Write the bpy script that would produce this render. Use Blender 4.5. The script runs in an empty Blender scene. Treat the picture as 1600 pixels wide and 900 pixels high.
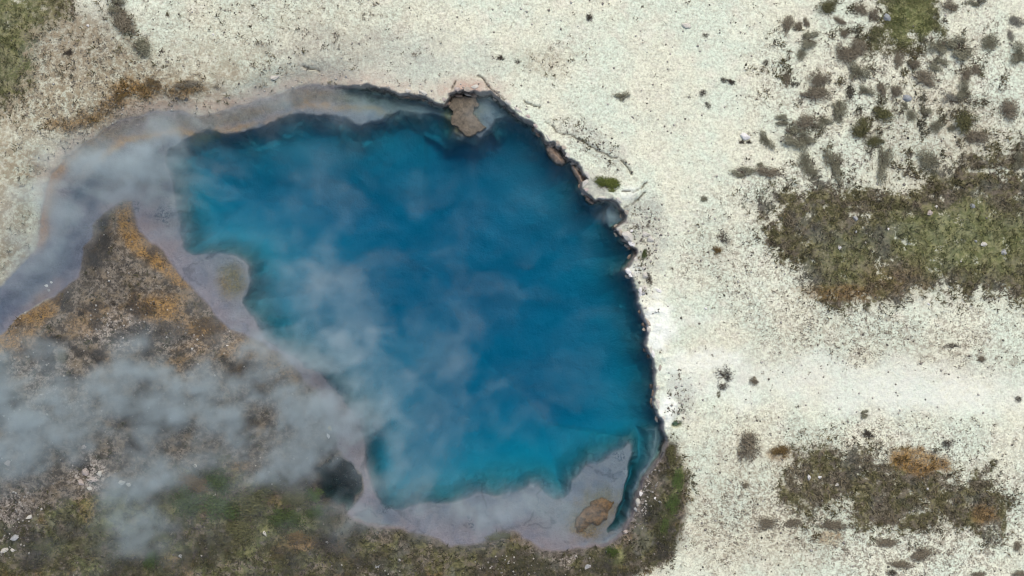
import bpy, bmesh, math, random
import numpy as np
from mathutils import Vector, Matrix

random.seed(7)
RNG = np.random.default_rng(7)
SC = bpy.context.scene
COL = SC.collection
PX = 50.0            # photo pixels per metre on the ground
CAMH = 40.0
WATER = -0.30        # water level

# ------------------------------------------------------------------ maths
def wx(px): return (px - 800.0) / PX
def wy(py): return (450.0 - py) / PX

def _hash(ix, iy, seed):
    h = (ix.astype(np.int64) * 374761393 + iy.astype(np.int64) * 668265263 + seed * 974634537) & 0xFFFFFFFF
    h = ((h ^ (h >> 13)) * 1274126177) & 0xFFFFFFFF
    h = ((h ^ (h >> 16)) * 2246822519) & 0xFFFFFFFF
    h = h ^ (h >> 15)
    return (h & 0xFFFFFF) / float(0xFFFFFF)

def vnoise(x, y, seed=0):
    ix = np.floor(x); iy = np.floor(y)
    fx = x - ix; fy = y - iy
    fx = fx * fx * (3 - 2 * fx); fy = fy * fy * (3 - 2 * fy)
    a = _hash(ix, iy, seed); b = _hash(ix + 1, iy, seed)
    c = _hash(ix, iy + 1, seed); d = _hash(ix + 1, iy + 1, seed)
    return (a * (1 - fx) + b * fx) * (1 - fy) + (c * (1 - fx) + d * fx) * fy

def fbm(x, y, seed=0, octv=4, gain=0.5):
    s = 0.0; amp = 1.0; tot = 0.0
    for o in range(octv):
        s = s + amp * vnoise(x * (2 ** o) + 17.3 * o, y * (2 ** o) - 9.1 * o, seed + o * 31)
        tot += amp; amp *= gain
    return s / tot * 2 - 1          # -1..1

def sstep(a, b, x):
    t = np.clip((x - a) / (b - a), 0, 1)
    return t * t * (3 - 2 * t)

def seg_dist(X, Y, pts, closed=True, vals=None):
    """distance to a polyline (px) and, if asked, a value carried along it"""
    best = np.full(X.shape, 1e12); val = np.zeros(X.shape) if vals is not None else None
    n = len(pts)
    for i in range(n if closed else n - 1):
        ax, ay = pts[i]; bx, by = pts[(i + 1) % n]
        dx, dy = bx - ax, by - ay
        L = dx * dx + dy * dy + 1e-9
        t = np.clip(((X - ax) * dx + (Y - ay) * dy) / L, 0, 1)
        d = (X - ax - t * dx) ** 2 + (Y - ay - t * dy) ** 2
        m = d < best
        best = np.where(m, d, best)
        if vals is not None:
            v = vals[i] * (1 - t) + vals[(i + 1) % n] * t
            val = np.where(m, v, val)
    return np.sqrt(best), val

def inside(X, Y, pts):
    r = np.zeros(X.shape, bool); n = len(pts); j = n - 1
    for i in range(n):
        xi, yi = pts[i]; xj, yj = pts[j]
        if yi != yj:
            c = ((yi > Y) != (yj > Y)) & (X < (xj - xi) * (Y - yi) / (yj - yi) + xi)
            r ^= c
        j = i
    return r

def sdf(X, Y, pts):
    d, _ = seg_dist(X, Y, pts)
    return np.where(inside(X, Y, pts), -d, d)

# ------------------------------------------------------------------ helpers
def tag(o, label=None, cat=None, group=None, kind=None):
    if label: o['label'] = label
    if cat: o['category'] = cat
    if group: o['group'] = group
    if kind: o['kind'] = kind
    return o

def mesh_np(name, V, F, mat=None, attrs=None, smooth=False, n=4):
    """V (N,3), F (M,n) numpy -> linked mesh object"""
    me = bpy.data.meshes.new(name)
    V = np.asarray(V, dtype=np.float32); F = np.asarray(F, dtype=np.int32)
    me.vertices.add(len(V)); me.vertices.foreach_set('co', V.ravel())
    me.loops.add(F.size); me.loops.foreach_set('vertex_index', F.ravel())
    me.polygons.add(len(F))
    me.polygons.foreach_set('loop_start', np.arange(0, F.size, n, dtype=np.int32))
    me.polygons.foreach_set('loop_total', np.full(len(F), n, dtype=np.int32))
    if smooth: me.polygons.foreach_set('use_smooth', np.ones(len(F), dtype=bool))
    me.update(calc_edges=True)
    for k, a in (attrs or {}).items():
        at = me.attributes.new(k, 'FLOAT', 'POINT')
        at.data.foreach_set('value', np.asarray(a, dtype=np.float32).ravel())
    if mat: me.materials.append(mat)
    o = bpy.data.objects.new(name, me); COL.objects.link(o)
    return o

class NT:
    """small helper for node trees"""
    def __init__(s, name):
        s.m = bpy.data.materials.new(name); s.m.use_nodes = True
        s.t = s.m.node_tree; s.t.nodes.clear()
        s.out = s.t.nodes.new('ShaderNodeOutputMaterial')
    def n(s, typ, **kw):
        nd = s.t.nodes.new(typ)
        for k, v in kw.items():
            if isinstance(k, str) and hasattr(nd, k): setattr(nd, k, v)
        return nd
    def l(s, a, b): s.t.links.new(a, b)
    def sock(s, nd, key, v):
        i = nd.inputs[key]
        if hasattr(v, 'is_output'): s.l(v, i)
        else: i.default_value = v
    def math(s, op, a, b=0.0, c=0.0, clamp=False):
        nd = s.n('ShaderNodeMath', operation=op); nd.use_clamp = clamp
        s.sock(nd, 0, a); s.sock(nd, 1, b); s.sock(nd, 2, c)
        return nd.outputs[0]
    def mix(s, f, a, b, blend='MIX'):
        nd = s.n('ShaderNodeMix', data_type='RGBA', blend_type=blend)
        s.sock(nd, 0, f)
        for k, v in ((6, a), (7, b)):
            if hasattr(v, 'is_output'): s.l(v, nd.inputs[k])
            else: nd.inputs[k].default_value = (*v, 1.0)
        return nd.outputs[2]
    def attr(s, name):
        nd = s.n('ShaderNodeAttribute'); nd.attribute_name = name
        return nd.outputs['Fac']
    def coord(s, which='Object'):
        return s.n('ShaderNodeTexCoord').outputs[which]
    def noise(s, scale, detail=4.0, rough=0.55, vec=None, dist=0.0):
        nd = s.n('ShaderNodeTexNoise')
        nd.inputs['Scale'].default_value = scale; nd.inputs['Detail'].default_value = detail
        nd.inputs['Roughness'].default_value = rough; nd.inputs['Distortion'].default_value = dist
        s.l(vec if vec is not None else s.coord(), nd.inputs['Vector'])
        return nd.outputs['Fac']
    def voro(s, scale, vec=None, feature='F1', rand=1.0):
        nd = s.n('ShaderNodeTexVoronoi', feature=feature)
        nd.inputs['Scale'].default_value = scale; nd.inputs['Randomness'].default_value = rand
        s.l(vec if vec is not None else s.coord(), nd.inputs['Vector'])
        return nd
    def remap(s, v, a, b, c=0.0, d=1.0, smooth=True):
        nd = s.n('ShaderNodeMapRange')
        nd.interpolation_type = 'SMOOTHSTEP' if smooth else 'LINEAR'
        s.sock(nd, 0, v); s.sock(nd, 1, a); s.sock(nd, 2, b); s.sock(nd, 3, c); s.sock(nd, 4, d)
        return nd.outputs[0]
    def surf(s, col, rough=0.9, bump=None, bstr=0.5, bdist=0.02, spec=0.2):
        p = s.n('ShaderNodeBsdfPrincipled')
        s.sock(p, 'Base Color', col if hasattr(col, 'is_output') else (*col, 1))
        s.sock(p, 'Roughness', rough); s.sock(p, 'Specular IOR Level', spec)
        if bump is not None:
            b = s.n('ShaderNodeBump'); b.inputs['Strength'].default_value = bstr
            b.inputs['Distance'].default_value = bdist
            s.l(bump, b.inputs['Height']); s.l(b.outputs[0], p.inputs['Normal'])
        s.l(p.outputs[0], s.out.inputs['Surface'])
        return s.m

# ------------------------------------------------------------------ traced outlines (photo pixels on the ground)
# waterline, clockwise; third number: 1 = cut bank with an overhanging crust, 0 = gentle shore
SHORE = [(-520,800,0),(-520,640,0),(-200,560,0),(-60,490,0),(0,446,0),(28,412,0),(50,385,0),(60,340,0),(64,300,0),(78,268,0),(98,243,0),(118,228,0),
 (150,203,0),(185,184,0),(228,176,0),(275,172,0),(310,178,0),(340,171,0),(375,160,0),(415,150,0),(443,138,.1),(470,132,.2),
 (510,131,.3),(545,133,.5),(575,133,.8),(600,139,1),(625,147,1),(650,149,1),(666,153,1),(680,161,1),(693,163,1),(703,146,1),
 (720,143,1),(740,142,1),(763,145,1),(780,153,1),(796,170,1),(816,183,1),(833,197,1),(850,217,1),(858,226,1),(866,222,1),(874,230,1),(883,240,1),
 (889,251,1),(895,250,1),(902,256,1),(910,268,1),(918,277,1),(910,284,1),(908,294,1),(914,300,1),(922,308,1),(931,314,1),(945,309,1),(956,310,1),
 (966,320,1),(976,334,1),(979,348,1),(970,353,1),(962,358,1),(968,368,1),(976,378,1),(984,384,1),(993,389,1),(990,401,1),(985,412,1),(976,423,1),
 (984,430,1),(992,440,1),(995,457,1),(998,473,1),(1004,490,1),(1011,507,1),(1012,520,1),(1010,533,1),(1013,550,1),(1023,562,1),
 (1025,580,1),(1023,605,1),(1024,633,1),(1029,650,1),(1035,662,1),(1041,688,.9),(1033,717,.6),(1020,735,.5),(1006,757,.5),
 (996,787,.5),(988,813,.4),(973,838,.4),(943,856,.4),(896,862,.3),(873,867,.3),(853,863,.3),(833,853,.3),(816,843,.3),(800,832,.3),
 (786,831,.3),(773,834,.3),(758,846,.3),(733,852,.2),(706,856,.1),(690,848,.1),(666,838,.2),(633,831,.3),(600,827,.4),(572,822,.4),
 (552,816,.4),(540,808,.2),(548,797,0),(568,765,0),(562,742,0),(545,722,0),(528,700,0),(518,670,0),(506,640,0),(490,608,0),(457,573,0),
 (417,540,0),(382,522,0),(350,513,0),(333,495,0),(307,457,0),(290,443,0),(267,415,0),(247,391,0),(228,378,0),(213,362,0),(208,335,0),(203,316,0),
 (192,312,0),(176,318,0),(160,331,0),(146,343,0),(142,367,0),(126,386,0),(122,410,0),(116,430,0),(100,442,0),(80,463,0),(52,476,0),(30,488,0),
 (13,507,0),(0,518,0),(-60,560,0),(-200,650,0)]
# edge of the deep blue basin
DEEP = [(257,232),(285,214),(333,201),(383,206),(427,191),(455,178),(490,170),(515,176),(535,190),(560,195),(583,188),(602,173),(633,171),(660,178),
 (683,180),(700,192),(716,214),(746,214),(760,204),(770,190),(790,182),(806,186),(826,203),(842,224),(860,250),(880,262),(897,282),(900,303),(912,318),
 (934,326),(946,330),(952,345),(952,360),(962,378),(974,390),(972,412),(968,425),(980,440),(986,462),(992,485),(1001,508),(1001,535),(1005,556),
 (1014,568),(1014,605),(1016,635),(1024,662),(1030,688),(1022,714),(1008,735),(996,757),(985,787),(976,810),(962,832),(946,838),(944,830),(956,812),(966,792),(974,770),(980,750),
 (986,722),(989,704),(982,698),(960,707),(945,716),(926,732),(912,745),(898,756),(888,772),(879,784),(868,778),(855,771),(843,767),(820,765),(790,768),(750,773),(720,783),
 (676,791),(633,800),(603,790),(585,768),(570,733),(566,683),(552,655),(525,618),(495,592),(455,560),(425,535),(400,512),(380,487),(374,465),
 (384,438),(377,412),(355,404),(325,404),(298,399),(284,392),(280,372),(270,348),(266,320),(261,290),(255,260)]

FIELD_E = [(1165,262),(1240,282),(1300,290),(1370,286),(1420,298),(1460,275),(1490,255),(1520,235),(1560,228),(1610,205),(2600,170),(2600,480),(1610,470),
 (1500,462),(1400,468),(1330,472),(1280,468),(1245,450),(1225,420),(1200,390),(1180,350),(1168,300)]
FIELD_SE = [(1232,705),(1280,688),(1330,694),(1380,707),(1440,716),(1490,730),(1503,748),(1540,735),(1565,760),(1575,800),(1560,842),(1510,840),
 (1470,825),(1420,838),(1380,822),(1330,815),(1308,790),(1282,800),(1276,832),(1255,830),(1240,800),(1222,775),(1228,740)]
CAP_SE = [(1388,704),(1440,698),(1478,716),(1488,738),(1440,742),(1395,728)]
FIELD_NE = [(1352,62),(1372,34),(1380,-60),(1445,-60),(1465,20),(1474,44),(1455,62),(1432,60),(1424,80),(1382,84),(1358,80)]
FIELD_NW = [(-900,-700),(150,-700),(122,15),(98,42),(62,62),(50,110),(45,150),(18,178),(-900,230)]
PATCH_NW = [(160,-30),(200,-10),(216,28),(236,58),(242,92),(214,98),(192,62),(172,32)]
MAT_NW = [(160,162),(178,136),(215,119),(246,130),(290,128),(322,133),(300,142),(250,145),(216,150),(182,166),(140,190),(100,206),(80,196),(120,180)]
LAND_W = [(203,300),(140,330),(100,440),(0,515),(-1200,900),(-1200,2200),(1010,2200),(985,900),(1050,868),(1070,800),(1076,740),(1056,690),(1040,690),(800,790),(600,790),(560,600),(385,420)]
FIELD_S = [(-1200,800),(40,800),(120,772),(250,758),(280,728),(330,706),(400,730),(480,760),(540,815),(640,825),(760,838),(830,858),(900,866),(975,842),(1005,770),(1040,692),(1056,690),
 (1074,735),(1070,800),(1052,862),(985,905),(1000,2200),(-1200,2200)]
MATS_W = [[(178,322),(200,316),(214,363),(250,393),(285,430),(305,455),(285,452),(245,418),(205,390),(183,360)],
          [(-60,520),(0,500),(60,468),(100,448),(84,490),(60,522),(20,545),(-60,590)],
          [(350,512),(417,540),(462,575),(470,595),(420,572),(370,535)]]

# ------------------------------------------------------------------ the ground sheet
STEP = 0.04
def axis(lo, hi, far):
    core = np.arange(lo, hi + 1e-6, STEP)
    g = []; s = STEP; p = hi
    while p < far: s *= 1.28; p += s; g.append(p)
    q = []; s = STEP; p = lo
    while p > -far: s *= 1.28; p -= s; q.append(p)
    return np.concatenate([q[::-1], core, g])
ax_x = axis(-19.0, 19.0, 700.0); ax_y = axis(-11.5, 11.5, 700.0)
NX, NY = len(ax_x), len(ax_y)
GX, GY = np.meshgrid(ax_x, ax_y)
U = 800 + GX * PX; W = 450 - GY * PX          # ground position in photo px

def warp(amp, scale, seed, octv=4):
    return (fbm(U / scale, W / scale, seed, octv) * amp, fbm(U / scale, W / scale, seed + 77, octv) * amp)

def poly(pts, feather, amp=8, scale=40, seed=1, octv=4):
    a, b = warp(amp, scale, seed, octv)
    return sstep(feather, -feather, sdf(U + a, W + b, pts))

def ell(cx, cy, rx, ry, rot=0.0, amp=0.35, scale=None, seed=3, soft=0.5):
    """soft noisy ellipse mask, worked out only on the part of the sheet it touches"""
    R = 1.9 * max(rx, ry)
    i0, i1 = np.searchsorted(ax_x, [wx(cx - R), wx(cx + R)]); j0, j1 = np.searchsorted(ax_y, [wy(cy + R), wy(cy - R)])
    out = np.zeros(GX.shape)
    if i1 <= i0 or j1 <= j0: return out
    u, w = U[j0:j1, i0:i1], W[j0:j1, i0:i1]
    c, s = math.cos(math.radians(rot)), math.sin(math.radians(rot))
    dx, dy = u - cx, w - cy
    a = (dx * c + dy * s) / rx; b = (-dx * s + dy * c) / ry
    sc = scale or max(12.0, 0.7 * min(rx, ry))
    r = np.sqrt(a * a + b * b) + amp * fbm(u / sc, w / sc, seed, 4)
    out[j0:j1, i0:i1] = sstep(1 + soft, 1 - soft, r)
    return out

shore_pts = [(p[0], p[1]) for p in SHORE]; shore_val = [p[2] for p in SHORE]
# ragged waterline: rougher on the cut bank
d0, steep = seg_dist(U, W, shore_pts, True, shore_val)
wa, wb = warp(1.0, 16, 5, 4)
wamp = 2.0 + 2.0 * steep
wc_, wd_ = warp(1.0, 6.5, 6, 3)
we_, wf_ = warp(1.0, 34, 8, 4)
Us, Ws = U + we_ * 7 * (1 - steep) + wa * wamp + wc_ * 2.2 * steep, W + wf_ * 7 * (1 - steep) + wb * wamp + wd_ * 2.2 * steep
d_shore = seg_dist(Us, Ws, shore_pts)[0]
d_shore = np.where(inside(Us, Ws, shore_pts), -d_shore, d_shore) / PX      # metres, + on land
wa, wb = warp(1.0, 26, 9, 4)
wc_, wd_ = warp(1.0, 60, 10, 4)
d_deep = sdf(U + wa * 8 + wc_ * 12, W + wb * 8 + wd_ * 12, DEEP) / PX                              # metres, - over the deep basin

_st = sstep(.35, .9, steep) * sstep(615, 670, U) * sstep(730, 660, W)
_keep = np.clip(ell(722, 178, 52, 46, 0, .3, 20, 371) + ell(774, 172, 26, 22, 20, .3, 12, 372) + ell(963, 336, 13, 14, 40, .3, 9, 373), 0, 1)
d_deep = np.minimum(d_deep, d_shore + .04 + (1 - _st) * 2.5 + _keep * 2.0)      # the cut bank drops straight into deep water
inner = (np.abs(GX) < 60) & (np.abs(GY) < 60)
big = fbm(GX / 6.0, GY / 6.0, 21, 4); mid = fbm(GX / 1.1, GY / 1.1, 22, 4); fine = fbm(GX / 0.16, GY / 0.16, 23, 3)
land = 0.07 + 0.11 * big + 0.035 * mid + 0.014 * fine
land = np.maximum(land, -0.10)

# vegetation and soil masks ------------------------------------------------
m_fe = poly(FIELD_E, 34, 30, 40, 11, 6)
m_fse = poly(FIELD_SE, 30, 30, 30, 12, 6)
m_cap = poly(CAP_SE, 6, 9, 20, 13)
m_fne = poly(FIELD_NE, 16, 22, 18, 14, 5)
m_fnw = poly(FIELD_NW, 44, 30, 40, 15, 6)
m_pnw = poly(PATCH_NW, 9, 12, 24, 16, 5)
m_mat = poly(MAT_NW, 13, 14, 18, 17, 5)
m_lw = poly(LAND_W, 6, 8, 40, 18)
m_fs = poly(FIELD_S, 24, 24, 40, 19, 6)
m_mw = np.zeros_like(GX)
for i, pl in enumerate(MATS_W): m_mw = np.maximum(m_mw, poly(pl, 7, 9, 22, 40 + i) * (0.55 if i == 2 else 1))

clump = fbm(U / 14, W / 14, 61, 4); clump2 = fbm(U / 60, W / 60, 62, 4)
thin_nw = 0.40 + 0.60 * sstep(-120, 90, (U - 1180) * 0.55 + (W - 330))       # the field thins to the north west
m_fe = m_fe * np.clip(thin_nw + 0.8 * clump + .25 * clump2, 0, 1)
smudge = np.clip(ell(1390, 130, 170, 140, 0, .4, 60, 311) * sstep(.05, .4, fbm(U / 18, W / 18, 312, 5)), 0, 1)
veg = np.clip(np.maximum.reduce([m_fe, m_fse * np.clip(0.85 + 0.5 * clump + 0.25 * clump2, 0, 1), m_fne * (1 - .7 * ell(1382, 62, 16, 14, 0, .5, 8, 331)), m_fnw * np.clip(.95 + .6 * clump, 0, 1),
                                 m_pnw * np.clip(.7 + .7 * clump, 0, 1) * .8, smudge * .38, m_fs * np.clip(.8 + .6 * clump + .3 * clump2, 0, 1)]), 0, 1)
green = np.clip(np.maximum.reduce([m_fs * (U < 620) * .55 * sstep(.0, .45, fbm(U / 45, W / 34, 353, 5)), ell(1500, 372, 105, 52, 0, .4, 40, 71) * .75, ell(1320, 400, 60, 45, 10, .5, 30, 72) * .35,
        m_fne * (.45 + .55 * ell(1425, 45, 40, 45, 0, .3, 20, 73)), m_fnw * .55 * ell(15, 60, 60, 110, 0, .5, 40, 74),
        ell(1058, 750, 9, 22, 10, .5, 10, 75) * .8, ell(1046, 795, 15, 26, 25, .6, 12, 76) * .8, ell(1036, 822, 9, 16, 10, .5, 12, 77) * .8, ell(960, 868, 14, 12, 0, .4, 12, 78) * .8,
        ell(380, 785, 130, 50, 10, .5, 30, 79) * .6, ell(180, 800, 70, 40, 0, .5, 30, 80) * .55, ell(330, 880, 120, 30, 0, .6, 30, 81) * .4,
        ell(945, 287, 18, 9, 15, .3, 9, 82)]), 0, 1)
west_n = fbm(U / 20, W / 17, 354, 5)
orange = np.clip(np.maximum.reduce([m_cap * .85, m_mat * .9, m_mw * np.clip(.9 + .9 * west_n, 0, 1), m_lw * (W < 620) * .38 * sstep(.15, .5, fbm(U / 34, W / 26, 355, 5)), m_fs * .35 * sstep(.2, .5, fbm(U / 36, W / 30, 356, 5)), ell(255, 485, 38, 24, 0, .5, 14, 84) * .8, ell(322, 512, 40, 12, -8, .6, 12, 85) * .8,
        ell(565, 757, 15, 10, 60, .4, 9, 86) * .8, ell(1310, 458, 60, 12, 3, .5, 18, 87) * .5, ell(1535, 803, 20, 14, 0, .5, 14, 88) * .6, ell(1217, 708, 18, 9, 0, .5, 12, 89) * .6,
        ell(1295, 838, 20, 12, 0, .5, 12, 90) * .5, ell(470, 846, 24, 12, 0, .5, 14, 91) * .6, ell(310, 755, 26, 10, 0, .5, 14, 92) * .6, ell(1400, 440, 60, 25, 0, .5, 20, 93) * .2,
        ell(375, 725, 20, 10, 0, .5, 12, 94) * .5, ell(140, 500, 30, 20, -30, .5, 14, 95) * .45, ell(205, 320, 12, 9, 0, .4, 9, 96) * .8]), 0, 1)
tan = np.clip(np.maximum.reduce([ell(90, 120, 150, 110, 0, .5, 45, 100) * .85, ell(165, 150, 200, 66, -8, .45, 45, 101) * .85, ell(40, 255, 40, 32, -30, .5, 24, 102) * .9, ell(10, 330, 45, 110, 0, .45, 30, 103) * .85,
        ell(280, 92, 160, 45, 0, .5, 40, 104) * .4, ell(840, 95, 45, 22, 0, .6, 20, 105) * .35, ell(420, 60, 200, 80, 0, .5, 60, 106) * .22, ell(1330, 560, 260, 60, 5, .5, 40, 107) * .18,
        ell(1190, 790, 150, 100, 0, .5, 50, 108) * .28, ell(1460, 220, 110, 80, 0, .5, 40, 109) * .3, ell(1120, 400, 40, 60, 0, .6, 24, 110) * .15, ell(-150, 250, 240, 120, 0, .4, 60, 111) * .8]), 0, 1)
grey = np.clip(np.maximum.reduce([ell(600, 90, 170, 48, 5, .5, 45, 121) * .5, ell(130, 60, 70, 45, -30, .5, 30, 122) * .5, ell(1010, 385, 30, 60, 0, .6, 16, 123) * .45, ell(1005, 345, 30, 35, 0, .6, 16, 124) * .5,
        ell(930, 225, 60, 20, 35, .6, 18, 125) * .35, ell(900, 265, 30, 12, 40, .6, 12, 126) * .4, ell(1060, 620, 24, 30, 0, .6, 14, 127) * .55, ell(930, 293, 30, 16, 10, .5, 10, 130) * .8, ell(985, 318, 24, 14, -30, .6, 10, 119) * .6, ell(1000, 410, 16, 40, -10, .6, 10, 118) * .6, ell(240, 168, 70, 12, -8, .5, 14, 128) * .4, ell(540, 118, 180, 14, 3, .5, 20, 129) * .25]), 0, 1)
white = np.clip(np.maximum.reduce([ell(1024, 505, 27, 42, -8, .5, 10, 131), ell(1041, 640, 15, 28, 10, .5, 9, 132), ell(1052, 577, 28, 8, 0, .6, 9, 133) * .5, ell(978, 304, 18, 9, -20, .4, 9, 134) * .6,
        ell(1340, 598, 300, 40, 3, .7, 40, 135) * .4, ell(1450, 612, 130, 26, 4, .6, 26, 139) * .55, ell(1110, 565, 60, 20, 0, .6, 20, 140) * .6, ell(990, 422, 14, 10, 0, .4, 9, 136) * .6, ell(940, 316, 22, 4, -10, .4, 9, 137) * .5, ell(1080, 500, 40, 8, 0, .6, 12, 138) * .25]), 0, 1)
soil = np.clip(np.maximum(m_lw, 0), 0, 1)
dark = np.clip(np.maximum.reduce([m_lw * (W < 740) * .75 * sstep(.06, .42, fbm(U / 26, W / 22, 351, 5)), m_fs * .7 * sstep(-.05, .4, fbm(U / 55, W / 40, 352, 5)), ell(150, 392, 26, 34, 25, .5, 12, 141) * .8, ell(155, 345, 14, 16, 0, .4, 10, 142), ell(232, 648, 46, 26, 10, .6, 18, 143) * .8, ell(524, 757, 34, 36, 0, .25, 14, 144),
        ell(385, 585, 34, 20, 30, .5, 16, 145) * .6, ell(250, 520, 60, 16, 0, .6, 12, 146) * .6, ell(510, 835, 22, 26, 0, .5, 14, 147) * .6, ell(30, 830, 14, 40, 30, .5, 12, 148) * .6, ell(470, 740, 45, 25, 0, .5, 18, 149) * .6]), 0, 1)
pale = np.clip(np.maximum.reduce([ell(142, 735, 26, 26, 0, .5, 10, 151) * .8, ell(20, 815, 40, 50, 20, .6, 14, 152) * .55, ell(780, 880, 60, 16, 0, .6, 12, 153) * .7, ell(600, 885, 30, 12, 0, .6, 10, 154) * .4,
        ell(880, 880, 40, 12, 0, .6, 10, 155) * .5, ell(190, 515, 50, 26, 0, .6, 14, 156) * .5, ell(300, 530, 60, 20, 0, .6, 14, 157) * .3, ell(995, 800, 9, 30, 20, .5, 8, 158) * .6, ell(1015, 742, 6, 30, 35, .5, 8, 159) * .5, ell(60, 600, 70, 50, 0, .6, 14, 160) * .35]), 0, 1)
gap = np.clip(clump * 1.2 + .3, 0, 1)
speck = .10 + .10 * np.clip(fbm(U / 90, W / 90, 171, 3) + .3, 0, 1)
speck = np.clip(np.maximum.reduce([speck, ell(1200, 420, 150, 110, 10, .45, 60, 172) * .55, ell(1400, 540, 260, 70, 3, .45, 60, 173) * .6, ell(1350, 790, 320, 150, 0, .4, 80, 174) * .75, ell(1400, 150, 230, 150, 0, .4, 70, 175) * .6,
        ell(1250, 300, 130, 40, 0, .5, 40, 176) * .6, ell(420, 40, 260, 90, 0, .5, 60, 177) * .4, ell(600, 50, 120, 60, 0, .5, 40, 178) * .35, ell(925, 230, 60, 25, 35, .5, 18, 179) * .5, ell(1005, 350, 40, 40, 0, .5, 18, 180) * .5,
        ell(130, 130, 180, 110, 0, .4, 60, 181) * .7, ell(880, 90, 60, 40, 0, .5, 30, 182) * .35, ell(1062, 620, 24, 34, 0, .5, 16, 183) * .6, m_lw * .5]), 0, 1)
speck *= 1 - .75 * np.clip(ell(1430, 610, 130, 26, 5, .5, 30, 184) + ell(1100, 240, 40, 70, 20, .4, 30, 185) + ell(1130, 90, 60, 60, 0, .4, 30, 186) * .5, 0, 1)
speck *= 1 - np.clip(white * 1.2, 0, 1)

# heights ------------------------------------------------------------------
land += 0.05 * white * sstep(0, .35, d_shore) * sstep(1.2, .6, d_shore) + .04 * veg
land += m_lw * (0.05 + 0.10 * np.clip(fbm(U / 22, W / 22, 191, 5), -.3, 1))
land += -0.06 * speck * 0 + steep * .06 * np.exp(-np.clip(d_shore, 0, 9) / .5)
# crust blocks along the east rim
blk = np.clip(fbm(U / 9, W / 9, 193, 3), -.2, 1) * sstep(.9, .05, d_shore) * sstep(.6, 1, steep) * sstep(270, 330, W)
land += .14 * np.clip(blk, 0, 1)
gentle = WATER + (land - WATER) * sstep(0, 0.9, d_shore) + 0.02 * sstep(0, .06, d_shore)
cut = WATER + (land - WATER) * sstep(-.05, .02, d_shore)
st = sstep(.25, .75, steep)
above = gentle * (1 - st) + cut * st
shelf = 0.02 + 0.10 * sstep(0, 1.3, -d_shore) * (0.75 + .35 * fbm(U / 30, W / 30, 201, 4)) + .012 * fine
raw = np.maximum(np.clip(-sdf(U, W, DEEP) / PX, 0, None), np.where(inside(U, W, shore_pts), d0 / PX, 0) - .04 - (1 - _st) * 2.5 - _keep * 2.0)
basin = np.clip(-d_deep, 0, None)
basin = basin + (np.maximum(raw, np.minimum(basin, .5)) - basin) * sstep(.25, .8, raw) * sstep(.0, .3, basin)
depth = shelf + st * .35 * np.exp(-np.clip(-d_shore, 0, None) / .5) * sstep(0, .12, -d_shore)
depth = depth + 1.75 * (1 - np.exp(-basin / .8)) * (1 + .12 * fbm(U / 160, W / 80, 203, 3)) + .05 * np.minimum(basin, 5)
depth = depth + 0.5 * ell(970, 785, 24, 62, 17, .2, 20, 361) * sstep(.0, .16, basin)
under = WATER - np.clip(depth, 0, 5.5)
L = sstep(0, -.08, d_shore)
z = np.where(d_shore > 0, above, under * (1 - st * (1 - L)) + cut * st * (1 - L))
# boiling vent hole, small burrow, cracks
vent = ell(526, 757, 26, 30, 0, .5, 16, 211, .35)
z = z - 1.9 * vent * (d_shore > 0)
burrow = ell(1057, 663, 7, 4.5, -15, .2, 8, 212, .3)
z = z - .5 * burrow
CRACKS = [[(745,118),(757,126),(766,139),(779,151),(790,158)], [(712,128),(707,138),(703,147)], [(872,207),(893,212),(912,223),(930,235),(948,243),(962,248)], [(968,250),(975,256),(982,266),(986,272)],
          [(970,298),(990,299),(1003,294),(1010,286)], [(818,160),(830,166),(842,170)], [(473,103),(482,108),(497,110)], [(975,325),(985,318),(1000,310),(1010,300)], [(852,190),(862,197),(868,205)]]
crack = np.zeros_like(GX)
ca, cb = warp(4.0, 11, 215, 4)
for c in CRACKS:
    dd = seg_dist(U + ca, W + cb, c, False)[0]
    crack = np.maximum(crack, sstep(1.9, .4, dd))
crack *= np.clip(.85 + .9 * fbm(U / 12, W / 12, 218, 3), 0, 1) * (d_shore > 0)
z = z - .09 * crack
# keep everything beyond the spring above water level
z = np.where((d_shore > .4) & (vent < .01) & (burrow < .01), np.maximum(z, -.2), z)
far = sstep(30, 200, np.sqrt(GX ** 2 + GY ** 2))
z = z + far * 3.0 * (.5 + .5 * fbm(GX / 90, GY / 90, 5, 4))

shaded_wall = st * sstep(.03, -.03, d_shore) * sstep(-.17, -.05, d_shore) * (1 - .7 * sstep(405, 440, W) * sstep(705, 670, W))  # bank face mask; its colour includes painted shade under the rim
bed = np.where(d_shore < 0, 1.0, 0.0) * (1 - .0 * st)
bed = sstep(.05, -.05, d_shore)
deep = sstep(.08, .95, -d_deep) * bed
wet = sstep(.32, 0, d_shore) * (1 - st) + st * sstep(.05, 0, d_shore)
wet *= (.8 + .5 * clump)
bac = np.clip(ell(120, 232, 70, 16, -30, .4, 14, 221) + ell(320, 185, 60, 10, -8, .5, 14, 222) + ell(400, 170, 90, 8, -14, .5, 14, 224) + ell(490, 146, 70, 8, 5, .5, 12, 225) * .9
              + ell(720, 172, 30, 34, 0, .3, 12, 223) + ell(357, 440, 21, 26, 0, .25, 10, 226) + ell(480, 618, 14, 14, 0, .4, 10, 227) * .8 + ell(932, 806, 44, 32, -38, .45, 10, 228) * .7 + ell(912, 830, 18, 11, 15, .4, 8, 229), 0, 1) * bed
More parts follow.
